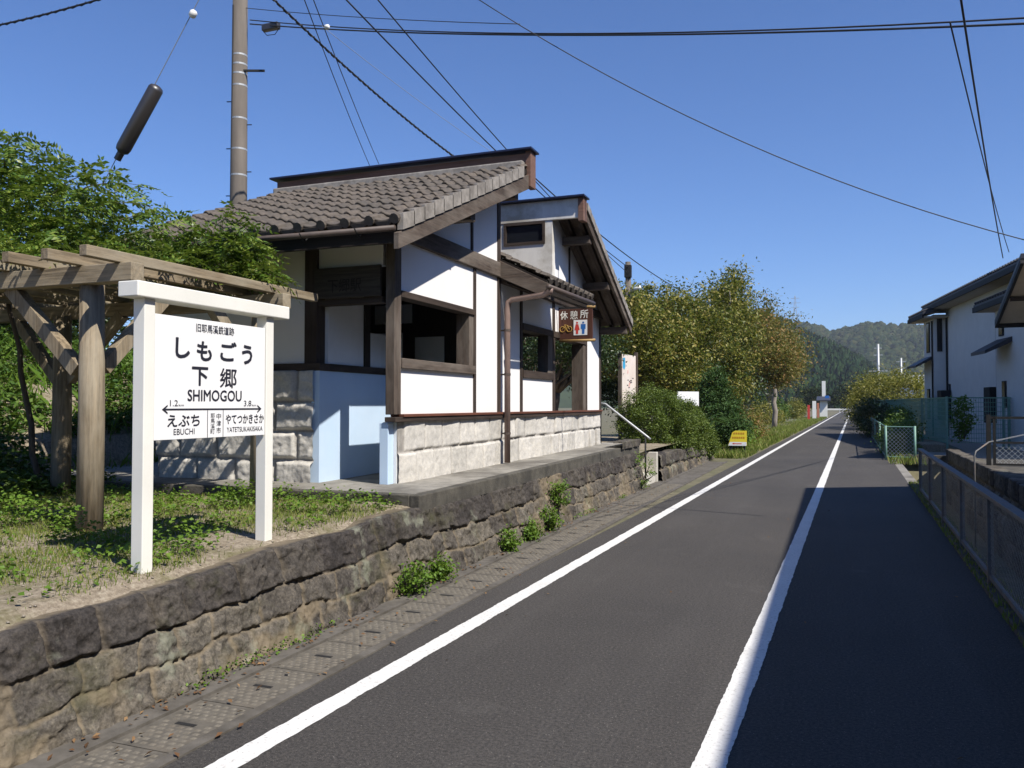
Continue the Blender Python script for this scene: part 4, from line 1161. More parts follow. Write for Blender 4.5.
# background planting behind the pergola
for i, (x, y, h, r_, lb) in enumerate(((-14.5, 11.5, 2.2, 1.6, "dark leafy shrub on the bank behind the pergola, nearest the house"), (-16.5, 8.5, 2.6, 1.8, "dark leafy shrub on the bank behind the pergola, at the picture's left edge"), (-13.0, 15.5, 1.9, 1.5, "dark leafy shrub half hidden behind the rest house wall"), (-13.2, 9.6, 1.9, 1.5, "dark leafy shrub on the bank, in front of the grey garden wall"), (-19.5, 11.0, 3.2, 2.2, "tall dark shrub behind the grey garden wall"), (-12.6, 6.6, 1.8, 1.3, "dark leafy shrub low on the bank beside the round pergola post"))):
    bush("dark_shrub", lb, (x, y, float(zterr(np.array(x), np.array(y))) + h * .6), (r_, r_, h), 'darkleaf', .1, 90, 90, .25, 300 + i, "dark shrubs on the bank", "shrub")
for i, (x, y, z, r_, lb) in enumerate(((-15.8, 12.5, 3.7, 2.0, "dark garden tree beyond the bank, nearest the rest house"), (-19.0, 9.5, 3.9, 2.2, "dark garden tree beyond the bank at the left edge of the picture"), (-14.2, 17.0, 3.4, 1.9, "dark garden tree hidden partly by the rest house corner"), (-22.5, 14.5, 4.3, 2.6, "big dark garden tree behind the others beyond the bank"))):
    tree("garden_tree", lb, (x, y, 1.4), [((x, y, z), (r_, r_, r_ * .8), 1)], 'darkleaf', .13, 80, .3, 120, .12, 150 + i, "garden trees beyond the bank", fork=(x, y, z - .9))
stn = thing("garden_wall", "low grey block wall at the top of the green bank behind the pergola", "wall", (-17, 13, 2))
for i in range(3):
    MB().box(-19.2, -18.9, 5.0 + i * 4.02, 9.0 + i * 4.02, 2.0, 3.2).build("wall_panel", M['slab'], stn, bev=.01)

# ------------------------------------------------------------------ utility pole and wires
PX, PY = -11.6, 14.0
up_ = thing("utility_pole", "tall brown concrete utility pole rising behind the rest house roof", "utility pole", (PX, PY, .6))
MB().tube([(PX, PY, .3), (PX, PY, 10.6)], [.205, .15], 20).build("shaft", M['pole'], up_, smooth=True)
for z in (6.4, 6.95, 7.6, 8.3, 8.55, 8.75, 8.95):
    MB().tube([(PX, PY, z), (PX, PY, z + .035)], .197 - .0052 * z + .010, 20).build("band", M['steel'], up_)
for i, z in enumerate((6.0, 6.5, 7.0, 7.5, 8.0)):
    s_ = 1 if i % 2 else -1
    MB().tube([(PX, PY, z), (PX + s_ * .26, PY + s_ * .08, z)], .011, 6).build("step_bolt", M['steel_dk'], up_)
MB().tube([(PX - .1, PY - .14, .6), (PX - .05, PY - .16, 10)], .016, 6).build("conduit", M['wire'], up_)
MB().bar((PX, PY - .1, 8.62), (PX + .55, PY + .12, 8.62), .04, .04).build("bracket", M['steel_dk'], up_)

def cable(label, a, b, r, sag=.2, m='wire', name="cable", group="cables overhead", twist=False, n=22):
    a, b = Vector(a), Vector(b)
    pts = []
    for i in range(n + 1):
        t = i / n
        p = a.lerp(b, t); p.z -= sag * 4 * t * (1 - t)
        pts.append(p)
    mb = MB(); mb.tube(pts, r, 6)
    if twist:
        L = (b - a).length; k = int(L * 6)
        pp = []
        for i in range(k * 4 + 1):
            t = i / (k * 4); p = a.lerp(b, t); p.z -= sag * 4 * t * (1 - t)
            ang = i * math.pi / 2
            p += Vector((math.cos(ang), math.cos(ang) * .4, math.sin(ang))) * r * 1.6
            pp.append(p)
        mb.tube(pp, r * .6, 4)
    o = mb.build(name, M[m], smooth=True)
    return props(o, label, "cable", group)
top = lambda v: at(246, v, PY)
cable("thick black cable crossing the sky from the pole, upper of the pair", at(250, 20, PY), at(1180, 8, 10.5), .011, .28)
cable("thick black cable crossing the sky from the pole, lower of the pair", at(250, 24, PY), at(1180, 16, 10.5), .0135, .22)
cable("thin wire joining the thick pair near the top of the picture", at(246, 8, PY), at(520, 24, 12.5), .007, .05)
cable("twisted black cable running from the top edge down behind the front roof", at(262, -12, 12), at(470, 168, 19), .018, .15, twist=True)
cable("steep thin wire above the front roof, left of two", at(300, -12, 12), at(376, 180, 24), .010, .1)
cable("steep thin wire above the front roof, right of two", at(309, -12, 12), at(386, 180, 24), .010, .1)
cable("wire running past the ridge end towards the far pole, upper", at(335, -12, 11), at(629, 268, 30), .014, .25)
cable("wire running past the ridge end towards the far pole, lower", at(368, -12, 11), at(629, 274, 30), .012, .25)
cable("wire sloping over the rear roof to the trees", at(535, 178, 21), at(690, 295, 40), .018, .3)
cable("long thin wire sweeping down across the open sky to the right", at(470, -6, 12), at(1120, 262, 14), .008, .55)
cable("faint thin wire reaching the front roof from the insulator", at(322, 26, 13), at(520, 170, 20), .005, .1, m='wire_grey')
cable("twisted cable at the top left corner", at(-60, 36, 9), at(110, -4, 9), .014, .05, twist=True)
cable("hanging drop wire at the right edge, thicker one", at(958, -20, 9), at(1003, 258, 25), .012, .15)
cable("hanging drop wire at the right edge, thinner one", at(950, 22, 10), at(1009, 252, 25), .009, .15)
tb = thing("cable_closure", "small black splice box on the cable beside the utility pole", "splice box", tuple(at(271, 27, 13.9)))
c = at(271, 27, 13.9)
MB().box(c.x - .2, c.x + .2, c.y - .06, c.y + .06, c.z - .07, c.z + .07).build("case", M['black'], tb, bev=.02)
MB().tube([c + Vector((-.2, 0, -.05)), c + Vector((-.1, 0, -.16)), c + Vector((.1, 0, -.17)), c + Vector((.22, 0, -.04))], .008, 5).build("wire_loop", M['wire'], tb)
g0, g1 = at(206, -14, 8), at(104, 182, 8)
cable("grey guy wire carrying the black tube at the upper left", g0, g1, .0055, 0.0, m='wire_grey', name="guy_wire")
c0, c1 = at(157, 87, 8), at(122, 151, 8)
gc = thing("guy_wire_guard", "long shiny black tube guard hanging on the slanting guy wire", "guard tube", tuple(c1))
d_ = (c1 - c0).normalized()
MB().tube([c0 - d_ * .02, c0, c0 + d_ * .03, c1 - d_ * .05, c1, c1 + d_ * .03], [.03, .075, .092, .092, .08, .04], 20).build("tube", M['black'], gc, smooth=True)
MB().tube([c1 + d_ * .02, c1 + d_ * .13], .045, 10).build("clamp", M['black'], gc)
MB().tube([c1 - d_ * .02 + Vector((.04, 0, 0)), c1 + d_ * .10 + Vector((.09, 0, .07))], .015, 6).build("hook", M['black'], gc)
ins = at(193, 14, 8)
gi = MB(); gi.tube([ins - d_ * .05, ins - d_ * .03, ins + d_ * .03, ins + d_ * .05], [.02, .045, .045, .02], 10)
props(gi.build("insulator", M['white'], smooth=True), "small white ball insulator on the guy wire near the top edge", "insulator")
ins = at(327, 27, 12.9)
gi = MB(); gi.tube([ins - Vector((.05, 0, 0)), ins - Vector((.03, 0, 0)), ins + Vector((.03, 0, 0)), ins + Vector((.05, 0, 0))], [.02, .045, .045, .02], 10)
props(gi.build("insulator", M['white'], smooth=True), "small white ball insulator beside the splice box of the thick cables", "insulator")

# ------------------------------------------------------------------ planting along the left of the road, beyond the house
TG = "trees along the left of the road"
tree("evergreen_tree", "dark glossy evergreen tree hanging beside the rear roof edge", (-6.6, 20.0, .5), [((-5.95, 20.0, 3.15), (1.0, 1.2, 1.25), 1)], 'darkleaf', .085, 90, .2, 110, .12, 21, TG, fork=(-6.5, 19.9, 1.9), aspect=.5)
tree("evergreen_tree", "dark evergreen tree seen through the open side of the rest house", (-10.5, 18.5, .5), [((-10.5, 18.5, 2.9), (2.0, 1.8, 1.9), 1)], 'azalea', .10, 80, .25, 110, .12, 22, TG, fork=(-10.5, 18.5, 1.5), aspect=.5)
tree("evergreen_tree", "dark round evergreen tree standing behind the map board", (-10.5, 30.0, .2), [((-10.2, 30.0, 4.3), (2.6, 2.5, 2.6), 1)], 'darkleaf', .15, 80, .38, 150, .17, 23, TG)
tree("evergreen_tree", "dark leafy tree filling the gap between map board and conifer", (-8.2, 37.0, 0), [((-8.0, 37.0, 3.0), (3.0, 2.0, 2.3), 1)], 'darkleaf', .17, 80, .38, 170, .15, 28, TG)
tree("evergreen_tree", "low dark tree under the persimmon crowns, nearest the leaning bare trunk", (-6.8, 47.0, 0), [((-6.6, 47.0, 2.4), (2.6, 2.5, 2.2), 1)], 'darkleaf', .19, 75, .4, 140, .15, 29, TG)
tree("evergreen_tree", "tall dark tree rising behind the street lamp pole", (-12.6, 33.5, .1), [((-12.6, 33.5, 5.2), (3.0, 2.2, 2.9), 1)], 'darkleaf', .17, 80, .4, 170, .18, 30, TG)
tree("persimmon_tree", "large persimmon tree with yellowing leaves behind the round bushes", (-6.6, 31.5, .1), [((-7.2, 30.5, 4.0), (2.1, 2.3, 2.1), .55), ((-5.9, 31.0, 2.9), (1.5, 1.6, 1.2), .25), ((-5.4, 33.5, 4.5), (1.9, 2.2, 1.9), .45), ((-7.6, 34, 5.2), (1.6, 2, 1.4), .3)], 'persim', .14, 130, .27, 230, .16, 24, TG, bark='bark_grey', aspect=.5, shell=.4, droop=.7)
tree("persimmon_tree", "yellow green persimmon tree with tall shoots leaning to the road", (-5.6, 41.0, 0), [((-5.4, 41, 4.4), (2.1, 2.6, 2.7), .8), ((-5.0, 40.5, 2.6), (1.5, 1.8, 1.2), .2), ((-4.5, 41.5, 6.6), (.9, 1.0, 1.6), .2)], 'persim', .155, 125, .30, 220, .15, 25, TG, bark='bark_grey', aspect=.5, shell=.35, droop=.6, up=.3)
tree("autumn_tree", "reddish brown leaved tree overhanging the left road line, farthest of the row", (-5.2, 55.0, 0), [((-4.6, 55, 4.8), (2.6, 4.2, 3.2), 1)], 'autumn', .17, 120, .36, 240, .2, 26, TG, bark='bark_grey', aspect=.5, shell=.4, droop=.6)
tree("autumn_tree", "olive brown tree farthest along the left road line, beside the white wall", (-5.2, 76.0, 0), [((-4.6, 76, 5.4), (2.2, 4.5, 3.6), 1)], 'autumn', .24, 60, .5, 170, .2, 131, TG, bark='bark_grey', aspect=.5, shell=.4, droop=.6)
tree("autumn_tree", "brown leaved tree behind the reddish tree, lower and thinner", (-8.5, 66.0, 0), [((-7.5, 66, 5.0), (3.0, 4.2, 3.4), 1)], 'autumn', .22, 55, .55, 140, .2, 27, TG, bark='bark_grey', aspect=.5, shell=.4, droop=.6)
BG = "round clipped bushes beside the steps"
bush("azalea_bush", "large round azalea bush beside the handrail", (-4.12, 20.7, 1.1), (.82, 1.3, .86), 'azalea', .042, 300, 170, .085, 31, BG, aspect=.62, shell=.85)
bush("azalea_bush", "second round azalea bush spilling over the low stone wall", (-3.78, 22.5, .86), (.55, .8, .72), 'azalea', .045, 280, 160, .09, 32, BG, aspect=.62, shell=.85)
bush("azalea_bush", "smaller bright azalea bush nearest the yellow sign, hanging down to the gutter", (-3.55, 24.3, .45), (.35, .55, .42), 'azalea', .048, 170, 150, .09, 33, BG, aspect=.62, shell=.85)
t = thing("conifer", "dark narrow conifer with upright sprays behind the yellow sign", "tree", (-3.65, 28.6, 0), TG)
mb = MB(); limb(mb, (-3.65, 28.6, -.1), (-3.65, 28.6, 2.6), .08, .01, 3, .01); mb.build("trunk", M['bark'], t, smooth=True)
C = np.concatenate([clumps((-3.65, 28.6, 1.0), (.95, .95, 1.0), 90, 15, .5), clumps((-3.75, 28.7, 2.1), (.6, .6, .85), 50, 16, .4), clumps((-3.2, 28.2, .8), (.4, .5, .7), 30, 17, .4)])
P = spread(C, 110, .13, 18); P[:, 2] = np.maximum(P[:, 2], .05)
leaves("crown", P, .13, M['conif'], t, 16, aspect=.26, up=.1, droop=-1.2)
rng = np.random.default_rng(15)
t = thing("cycad", "dark palm-like cycad with arching feather fronds beside the conifer", "plant", (-3.72, 25.7, .1))
mb = MB(); mb.tube([(-3.72, 25.7, -.1), (-3.70, 25.7, .9)], [.18, .15], 10); mb.build("trunk", M['bark'], t, smooth=True)
for i in range(18):
    r_ = random.Random(i); a = i * 2.399; L = r_.uniform(1.0, 1.4); el = r_.uniform(.1, 1.0)
    pts = []
    for k in range(26):
        s = k / 25 * L
        pts.append(Vector((-3.70 + math.cos(a) * s * math.cos(el), 25.7 + math.sin(a) * s * math.cos(el), .92 + s * math.sin(el) - .45 * s * s)))
    mb = MB(); mb.tube(pts, .008, 4)
    side = Vector((-math.sin(a), math.cos(a), 0))
    for k in range(2, 26):
        for sgn in (1, -1):
            p = pts[k]; q = p + side * sgn * .20 * math.sin(math.pi * min(1, k / 25 * .9 + .1)) + (pts[k] - pts[k - 1]) * 1.5 + Vector((0, 0, .04))
            dd = (pts[k] - pts[k - 1]).normalized() * .012
            mb.add([p - dd, p + dd, q], [(0, 1, 2)])
    mb.build("frond", M['conif'], t, fix=False)
bush("low_shrub", "tangled yellowish shrub on the verge beyond the yellow sign", (-3.9, 38.5, .55), (.9, 3.6, .75), 'autumn', .10, 120, 80, .2, 41, None, aspect=.6)
bush("low_shrub", "bright green weedy clump between the conifer and the yellowish shrub", (-3.7, 33.0, .35), (.7, 1.9, .5), 'weed', .09, 90, 70, .16, 42, None, aspect=.5)
bush("low_shrub", "variegated pale leaved plant right behind the yellow sign", (-2.95, 28.3, .45), (.32, .4, .35), 'weed', .09, 30, 40, .1, 43, None, aspect=.5)
n = 26000; gy = 25.5 + 85 * rng.random(n) ** 1.3; gx = -2.75 + gy * math.sin(DEL) - .25 - np.abs(rng.normal(0, 1.1, n)); k = (fbm(gx * .9, gy * .5, 3) + .25 * rng.random(n) > .5); gx, gy = gx[k], gy[k]
blades("verge_grass", gx, gy, .20, .012, M['grass'], 44, zf=lambda x, y: np.zeros_like(x))
dt = thing("bare_tree", "leaning bare grey tree trunk with dry branches on the verge", "tree", (-4.8, 44, 0))
mb = MB(); limb(mb, (-4.8, 44, -.1), (-5.6, 43, 3.4), .13, .05, 5, .04)
for k in range(14):
    r_ = random.Random(k + 7); a = Vector((-4.8, 44, 0)).lerp(Vector((-5.6, 43, 3.4)), r_.uniform(.1, .95)); limb(mb, a, a + Vector((r_.uniform(-1.6, 1.0), r_.uniform(-1, 1), r_.uniform(-.3, 1.2))), .03, .006, k, .1)
mb.build("trunk", M['bark_grey'], dt, smooth=True)
pt = thing("trunk_post", "thick pale bare trunk standing at the road edge under the reddish tree", "trunk", (-3.75, 60, 0))
mb = MB(); limb(mb, (-3.75, 60, -.1), (-3.7, 60, 3.2), .19, .15, 5, .02); mb.build("bole", M['bark_grey'], pt, smooth=True)

# map board, white notice panel, yellow guide sign, street lamp
mp = thing("map_board", "tall cream map board with a blue patch standing behind the round bushes", "notice board", (-5.0, 20.8, .5))
O = (-4.99, 20.45, .9); U = (.12, .993, 0); W = (0, 0, 1)
def mbx(mb, u0, u1, w0, w1, t0, t1):
    o_, u_, w_ = Vector(O), Vector(U), Vector(W); n_ = u_.cross(w_)
    mb.prism([o_ + u_ * a + w_ * b + n_ * t0 for a, b in ((u0, w0), (u1, w0), (u1, w1), (u0, w1))], n_ * (t1 - t0))
    return mb
fc = mbx(MB(), .05, 1.15, .2, 2.0, -.03, 0).build("face", M['mapface'], mp)
mbx(MB(), -.03, .049, -.4, 2.02, -.05, .03).build("post", M['old_z'], mp); mbx(MB(), 1.151, 1.24, -.4, 2.1, -.05, .03).build("post", M['old_z'], mp)
mb = MB(); flat(mb, O, U, W, [(.16, 1.66), (.28, 1.60), (.36, 1.68), (.34, 1.92), (.18, 1.9)], .004); mb.build("blue_area", M['cyanp'], fc, fix=False)
mb = MB()
r_ = random.Random(3)
for i in range(5):
    u0, w0 = r_.uniform(.5, .9), r_.uniform(.5, 1.7); flat(mb, O, U, W, [(u0, w0), (u0 + .07, w0 + .02), (u0 + .06, w0 + .12), (u0 + .02, w0 + .10)], .004)
mb.build("pink_area", M['pink'], fc, fix=False)
mb = MB()
for i in range(22):
    u0, w0 = r_.uniform(.12, 1.0), r_.uniform(.4, 1.4); flat(mb, O, U, W, [(u0, w0), (u0 + .09, w0), (u0 + .09, w0 + .022), (u0, w0 + .022)], .005)
mb.build("small_marks", M['ink'], fc, fix=False)
wp = thing("notice_panel", "small tilted glossy white panel standing behind the azalea bushes", "notice board", (-4.3, 26.7, 0))
MB().bar((-4.60, 26.4, 1.80), (-4.0, 26.9, 1.80), .03, .46).build("face", M['plaster_in'], wp); MB().box(-4.33, -4.27, 26.68, 26.74, .0, 1.6).build("post", M['steel_dk'], wp)
ys = thing("guide_sign", "low yellow guide sign with a red arrow at the left road edge", "sign", (-2.8, 27.2, 0))
yb = MB().prism([(-3.12, 27.2, .30), (-2.54, 27.2, .30), (-2.54, 27.2, .78), (-2.90, 27.2, .78), (-2.99, 27.2, .72)], (0, .02, 0)).build("board", M['yellow'], ys)
for x in (-3.06, -2.65): MB().box(x, x + .06, 27.221, 27.27, -.05, .6).build("leg", M['steel_dk'], ys)
O, U, W = (-3.12, 27.197, .30), (.84, 0, 0), (0, 0, .70)
mb = MB(); flat(mb, O, U, W, [(.0, .0), (.68, .0), (.68, .17), (.07, .17)], 0.001); mb.build("white_band", M['panel'], yb, fix=False)
mb = MB(); flat(mb, O, U, W, [(.14, .09), (.22, .135), (.22, .11), (.5, .11), (.5, .07), (.22, .07), (.22, .045)], .002); mb.build("red_arrow", M['red'], yb, fix=False)
mb = MB()
for i in range(5): flat(mb, O, U, W, [(.2 + i * .085, .52), (.26 + i * .085, .52), (.26 + i * .085, .60), (.2 + i * .085, .60)], .001)
for i in range(6): flat(mb, O, U, W, [(.15 + i * .08, .33), (.21 + i * .08, .33), (.21 + i * .08, .41), (.15 + i * .08, .41)], .001)
mb.build("faded_characters", M['orange'], yb, fix=False)
sp_ = thing("street_lamp", "slim dark pole with a short white lamp arm above the trees", "street lamp", (-8.5, 30, .1))
pb = at(629, 300, 30); pt_ = at(628, 262, 30)
MB().tube([(pb.x, 30, .1), (pt_.x, 30, pt_.z)], [.13, .10], 10).build("pole", M['pole'], sp_, smooth=True)
a = at(631, 291, 29.9); b = at(640, 287, 29.7)
MB().tube([a, b], [.05, .07], 8).build("lamp_head", M['white'], sp_, smooth=True)
a = at(628, 268, 29.9)
MB().box(a.x - .12, a.x + .12, a.y - .1, a.y + .1, a.z - .35, a.z + .1).build("junction_box", M['steel_dk'], sp_)

# things at the far end of the road on the left
def farbox(name, label, cat, u0, u1, v0, v1, y, d, m, roof=None):
    a, b = at(u0, v1, y), at(u1, v0, y)
    t = thing(name, label, cat, ((a.x + b.x) / 2, y, 0))
    MB().box(a.x, b.x, y, y + d, min(a.z, -.05), b.z).build("body", M[m], t)
    if roof:
        MB().prism([(a.x - .4, y - .5, b.z), (b.x + .4, y - .5, b.z), (b.x + .4, y + d / 2, b.z + roof[0]), (a.x - .4, y + d / 2, b.z + roof[0])], (0, 0, .12)).build("roof", M[roof[1]], t)
        MB().prism([(a.x - .4, y + d + .5, b.z), (a.x - .4, y + d / 2, b.z + roof[0]), (b.x + .4, y + d / 2, b.z + roof[0]), (b.x + .4, y + d + .5, b.z)], (0, 0, .12)).build("roof", M[roof[1]], t)
    return t
bush("roadside_shrub", "dark shrub between the red post and the white shop far away", (-4.2, 104, .9), (1.3, 3, 1.2), 'hedge', .2, 60, 60, .3, 143, "shrubs along the far left verge", aspect=.5)
farbox("white_pillar", "narrow white wall end beside the red post far along the road", "wall", 812.5, 816, 401, 421, 95, .4, 'white')
farbox("white_building", "small white shop front far along the left of the road", "building", 820, 827, 401, 418, 110, 9, 'white', (.5, 'house_tile'))
farbox("red_post", "red post standing beside the white wall far along the road", "post", 807.6, 809.8, 405, 422, 90, .3, 'red')
farbox("brown_door_post", "brown door post between the two white walls far away", "post", 817, 819, 403, 419, 100, .3, 'rust')
farbox("white_sign_tower", "tall narrow white signboard above the far white shop", "sign", 822, 825.5, 381, 398, 118, .5, 'white')
bs = at(827, 398, 112)
t = thing("blue_sign", "tiny blue road sign on a thin post beside the white shop", "sign", (bs.x, 112, 0))
MB().box(bs.x - .25, bs.x + .25, 112, 112.04, bs.z - .3, bs.z + .3).build("plate", M['bluep'], t); MB().box(bs.x - .04, bs.x + .04, 112.05, 112.13, -.1, bs.z + .3).build("post", M['steel'], t)
bush("roadside_shrub", "olive shrub under the farthest overhanging tree, nearer one", (-5.2, 70, .7), (1.4, 4, .9), 'hedge', .14, 70, 70, .25, 141, "shrubs along the far left verge", aspect=.5)
bush("roadside_shrub", "olive shrub beside the red post far along the road", (-5.4, 80, .9), (1.6, 4, 1.2), 'bank', .16, 70, 70, .28, 142, "shrubs along the far left verge", aspect=.5)

# ------------------------------------------------------------------ right side: near fence along the ditch (road frame)
def link_panel(mb, a, b, z0, z1, step, r):
    """chain link: two families of slanting wires between a and b (road frame, ground points)"""
    a, b = Vector(a), Vector(b); L = (b - a).length; h = z1 - z0; d = (b - a) / L
    def pt(s, z): return tuple(a + d * s + Vector((0, 0, z)))
    s = -h
    nrm = Vector((-d.y, d.x, 0)) * r
    while s < L:
        for sg_ in (1, -1):
            s0, s1 = s, s + h
            lo, hi = max(0, s0), min(L, s1)
            if hi > lo:
                f0, f1 = (lo - s0) / h, (hi - s0) / h
                if sg_ < 0: f0, f1 = 1 - f0, 1 - f1
                p, q = Vector(pt(lo, z0 + h * f0)), Vector(pt(hi, z0 + h * f1))
                w = Vector((0, 0, r))
                k = 2 * r * sg_ * nrm / r
                mb.add([p - w + nrm * .5 * sg_, q - w + nrm * .5 * sg_, q + w + nrm * .5 * sg_, p + w + nrm * .5 * sg_], [(0, 1, 2, 3)])
        s += step
nf = thing("roadside_fence", "worn grey chain link fence along the shaded right road edge beside the ditch", "fence", Rd((1.08, 8, 0)))
FY = [16.2 - 2.0 * i for i in range(11)]
for y in FY:
    MB(Rd).box(1.06, 1.11, y - .025, y + .025, -.1, .80).build("post", M['fence'], nf, bev=.004)
MB(Rd).box(1.045, 1.125, FY[-1], FY[0] + .05, .80, .835).build("top_rail", M['fence'], nf, bev=.004)
MB(Rd).box(1.07, 1.10, FY[-1], FY[0], .10, .14).build("bottom_rail", M['fence'], nf)
mb = MB(Rd); link_panel(mb, (1.085, FY[-1], 0), (1.085, FY[0], 0), .14, .80, .056, .0029); mb.build("chain_link", M['fence_wire'], nf, fix=False)
n = 2600; gx = rng.uniform(1.0, 1.2, n); gy = rng.uniform(2, 18.4, n); c_, s_ = math.cos(DEL), math.sin(DEL)
blades("kerb_moss", gx * c_ + gy * s_, -gx * s_ + gy * c_, .05, .006, M['grass'], 71, zf=lambda x, y: np.full_like(x, .05))

# ditch walls
dw = thing("ditch_wall", "dark rough stone wall on the far side of the drainage ditch", "stone wall", Rd((2.7, 8, -1.1)))
ud = Vector(Rd((0, 1, 0))); nd = Vector(Rd((-1, 0, 0)))
# run it towards the camera so that its face looks at the road
o1 = Vector(Rd((2.47, 26.4, -1.15)))
rock("stonework", dw, M['stone'], tuple(o1), tuple(-ud), (0, 0, 1), tuple(nd), 32, 1.5, [(0, .4, .5, .05, .6, .07, 0), (.4, .8, .45, .06, .6, .07, .2), (.8, 1.15, .45, .06, .4, .07, .1), (1.15, 1.5, .45, .06, .4, .07, .3)], 0.035, .03, 51, back=.3)
props(MB(Rd).box(2.58, 4.6, -6, 22.4, -.3, .33).build("raised_yard", M['slab_dark'], bev=.01), kind="structure")
pr = thing("pipe_rail", "thin bent pipe railing standing at the end of the ditch", "railing", Rd((2.6, 20.2, 0)))
MB(Rd).tube([(2.16, 18.2, -1.2), (2.16, 18.2, .62), (2.19, 18.25, .70), (2.5, 18.9, .86), (2.6, 19.1, .87)], .016, 8).build("rail", M['fence'], pr, smooth=True)
gt_ = thing("black_gate", "black framed chain link gate with a diagonal brace on the raised yard beyond the ditch", "gate", Rd((2.7, 19.7, .33)))
G0 = .33
mb = MB(Rd)
mb.box(2.56, 2.64, 19.66, 19.74, -.1, 1.40); mb.box(2.68, 2.73, 19.68, 19.72, G0 + .02, 1.34); mb.box(2.64, 4.6, 19.68, 19.72, 1.31, 1.36); mb.box(2.73, 4.6, 19.68, 19.72, .80, .84); mb.box(2.73, 4.6, 19.68, 19.72, G0 + .02, G0 + .06)
mb.build("frame", M['steel_dk'], gt_)
MB(Rd).bar((2.74, 19.7, .86), (4.5, 19.7, 1.32), .025, .025).build("diagonal_brace", M['steel'], gt_)
mb = MB(Rd); link_panel(mb, (2.73, 19.7, 0), (4.6, 19.7, 0), G0 + .06, .80, .11, .004); mb.build("chain_link", M['fence_wire'], gt_, fix=False)
mb = MB(Rd); mb.box(1.3, 2.5, 26.45, 26.6, -.1, .16); props(mb.build("concrete_kerb", M['slab_dark'], bev=.01), "low dark concrete kerb closing the far end of the ditch", "kerb")

cf = thing("green_post_fence", "low chain link fence with pale green posts where the lit road widens", "fence", Rd((.9, 30, 0)))
for (x, y) in ((.87, 26.4), (.86, 32), (.84, 38), (.82, 44), (1.62, 26.2)):
    MB(Rd).tube([(x, y, -.1), (x, y, 1.0)], .035, 8).build("post", M['green_steel'], cf, smooth=True)
mb = MB(Rd); mb.tube([(.87, 26.4, .97), (.82, 44, .97)], .018, 6); mb.tube([(.87, 26.4, .97), (1.62, 26.2, .97)], .018, 6); mb.tube([(.87, 26.4, .1), (.82, 44, .1)], .018, 6); mb.tube([(.87, 26.4, .1), (1.62, 26.2, .1)], .018, 6)
mb.build("rails", M['green_steel'], cf)
mb = MB(Rd); link_panel(mb, (.87, 26.4, 0), (.82, 44, 0), .1, .97, .14, .006); link_panel(mb, (.87, 26.4, 0), (1.62, 26.2, 0), .1, .97, .11, .006); mb.build("chain_link", M['fence_wire'], cf, fix=False)

gf = thing("green_mesh_fence", "tall green wire mesh fence around the yard of the white house", "fence", Rd((3, 36, 0)))
GP = [(1.15, 52), (1.62, 47.2), (2.1, 42.4), (2.6, 37.6), (3.07, 33.0), (5.05, 34.6), (7.2, 36.3)]
for i, (x, y) in enumerate(GP):
    MB(Rd).box(x - .04, x + .04, y - .04, y + .04, -.1, 1.9).build("post", M['green_steel'], gf)
    if i == 5: MB(Rd).box(x + .14, x + .22, y + .04, y + .12, -.1, 1.9).build("post", M['green_steel'], gf)
for i in range(len(GP) - 1):
    a, b = Vector((*GP[i], 0)), Vector((*GP[i + 1], 0)); L = (b - a).length; d = (b - a) / L
    mb = MB(Rd)
    far = i < 4
    for z in np.arange(.25, 1.86, .16): mb.bar(a + Vector((0, 0, z)), b + Vector((0, 0, z)), .012, .016)
    for s in np.arange(.1, L, .09 if far else .11): mb.bar(a + d * s + Vector((0, 0, .25)), a + d * s + Vector((0, 0, 1.85)), .012 if not far else .014, .012)
    mb.bar(a + Vector((0, 0, 1.86)), b + Vector((0, 0, 1.86)), .04, .04)
    mb.build("mesh_panel", M['green_mesh'], gf, fix=False)
props(MB(Rd).box(1.7, 2.9, 31.5, 33.2, -.1, .28).build("earth_bank", M['soil'], bev=.05), kind="structure")

def rbush(name, label, c, rd, m, leaf, **k):
    p = Rd(c); return bush(name, label, p, rd, m, leaf, **k)
rbush("hedge_bush", "broad yellow green sunlit hedge bush rising above the green fence", (2.6, 61, 1.7), (2.7, 6.0, 2.1), 'hedge', .15, k=220, per=100, cr=.28, seed=61, aspect=.5, stems=10)
rbush("hedge_bush", "smaller yellow green bush at the far end of the hedge by the road", (1.15, 74, 1.2), (1.5, 5, 1.4), 'hedge', .13, k=90, per=90, cr=.25, seed=62, aspect=.5)
rbush("dark_bush", "dark shaded bush overflowing the road edge under the hedge", (1.0, 46.5, .8), (.75, 3.4, .95), 'darkleaf', .12, k=100, per=90, cr=.2, seed=63, aspect=.5)
rbush("fence_shrub", "leafy shrub growing through the low chain link fence", (1.35, 29.5, .5), (.45, 2.0, .6), 'bank', .08, k=70, per=60, cr=.14, seed=64, aspect=.6)
rbush("fence_shrub", "leafy climber in front of the tall green mesh fence", (1.7, 35.5, .75), (.5, 2.4, .65), 'bank', .09, k=60, per=60, cr=.16, seed=65, aspect=.6)
rbush("flowering_climber", "climber with pale yellow flowers hanging at the corner of the green fence", (3.55, 33.1, 1.2), (.28, .25, .75), 'weed', .10, k=40, per=26, cr=.1, seed=66, aspect=.7)
n = 1800; gx = rng.uniform(.9, 1.8, n); gy = rng.uniform(24.5, 44, n)
blades("fence_grass", gx * c_ + gy * s_, -gx * s_ + gy * c_, .2, .010, M['grass'], 72, zf=lambda x, y: np.zeros_like(x))
n = 5000; gx = rng.uniform(-.3, 1.0, n) + .7; gy = rng.uniform(55, 120, n)
blades("far_verge_grass", gx * c_ + gy * s_, -gx * s_ + gy * c_, .25, .02, M['grass'], 73, zf=lambda x, y: np.zeros_like(x))

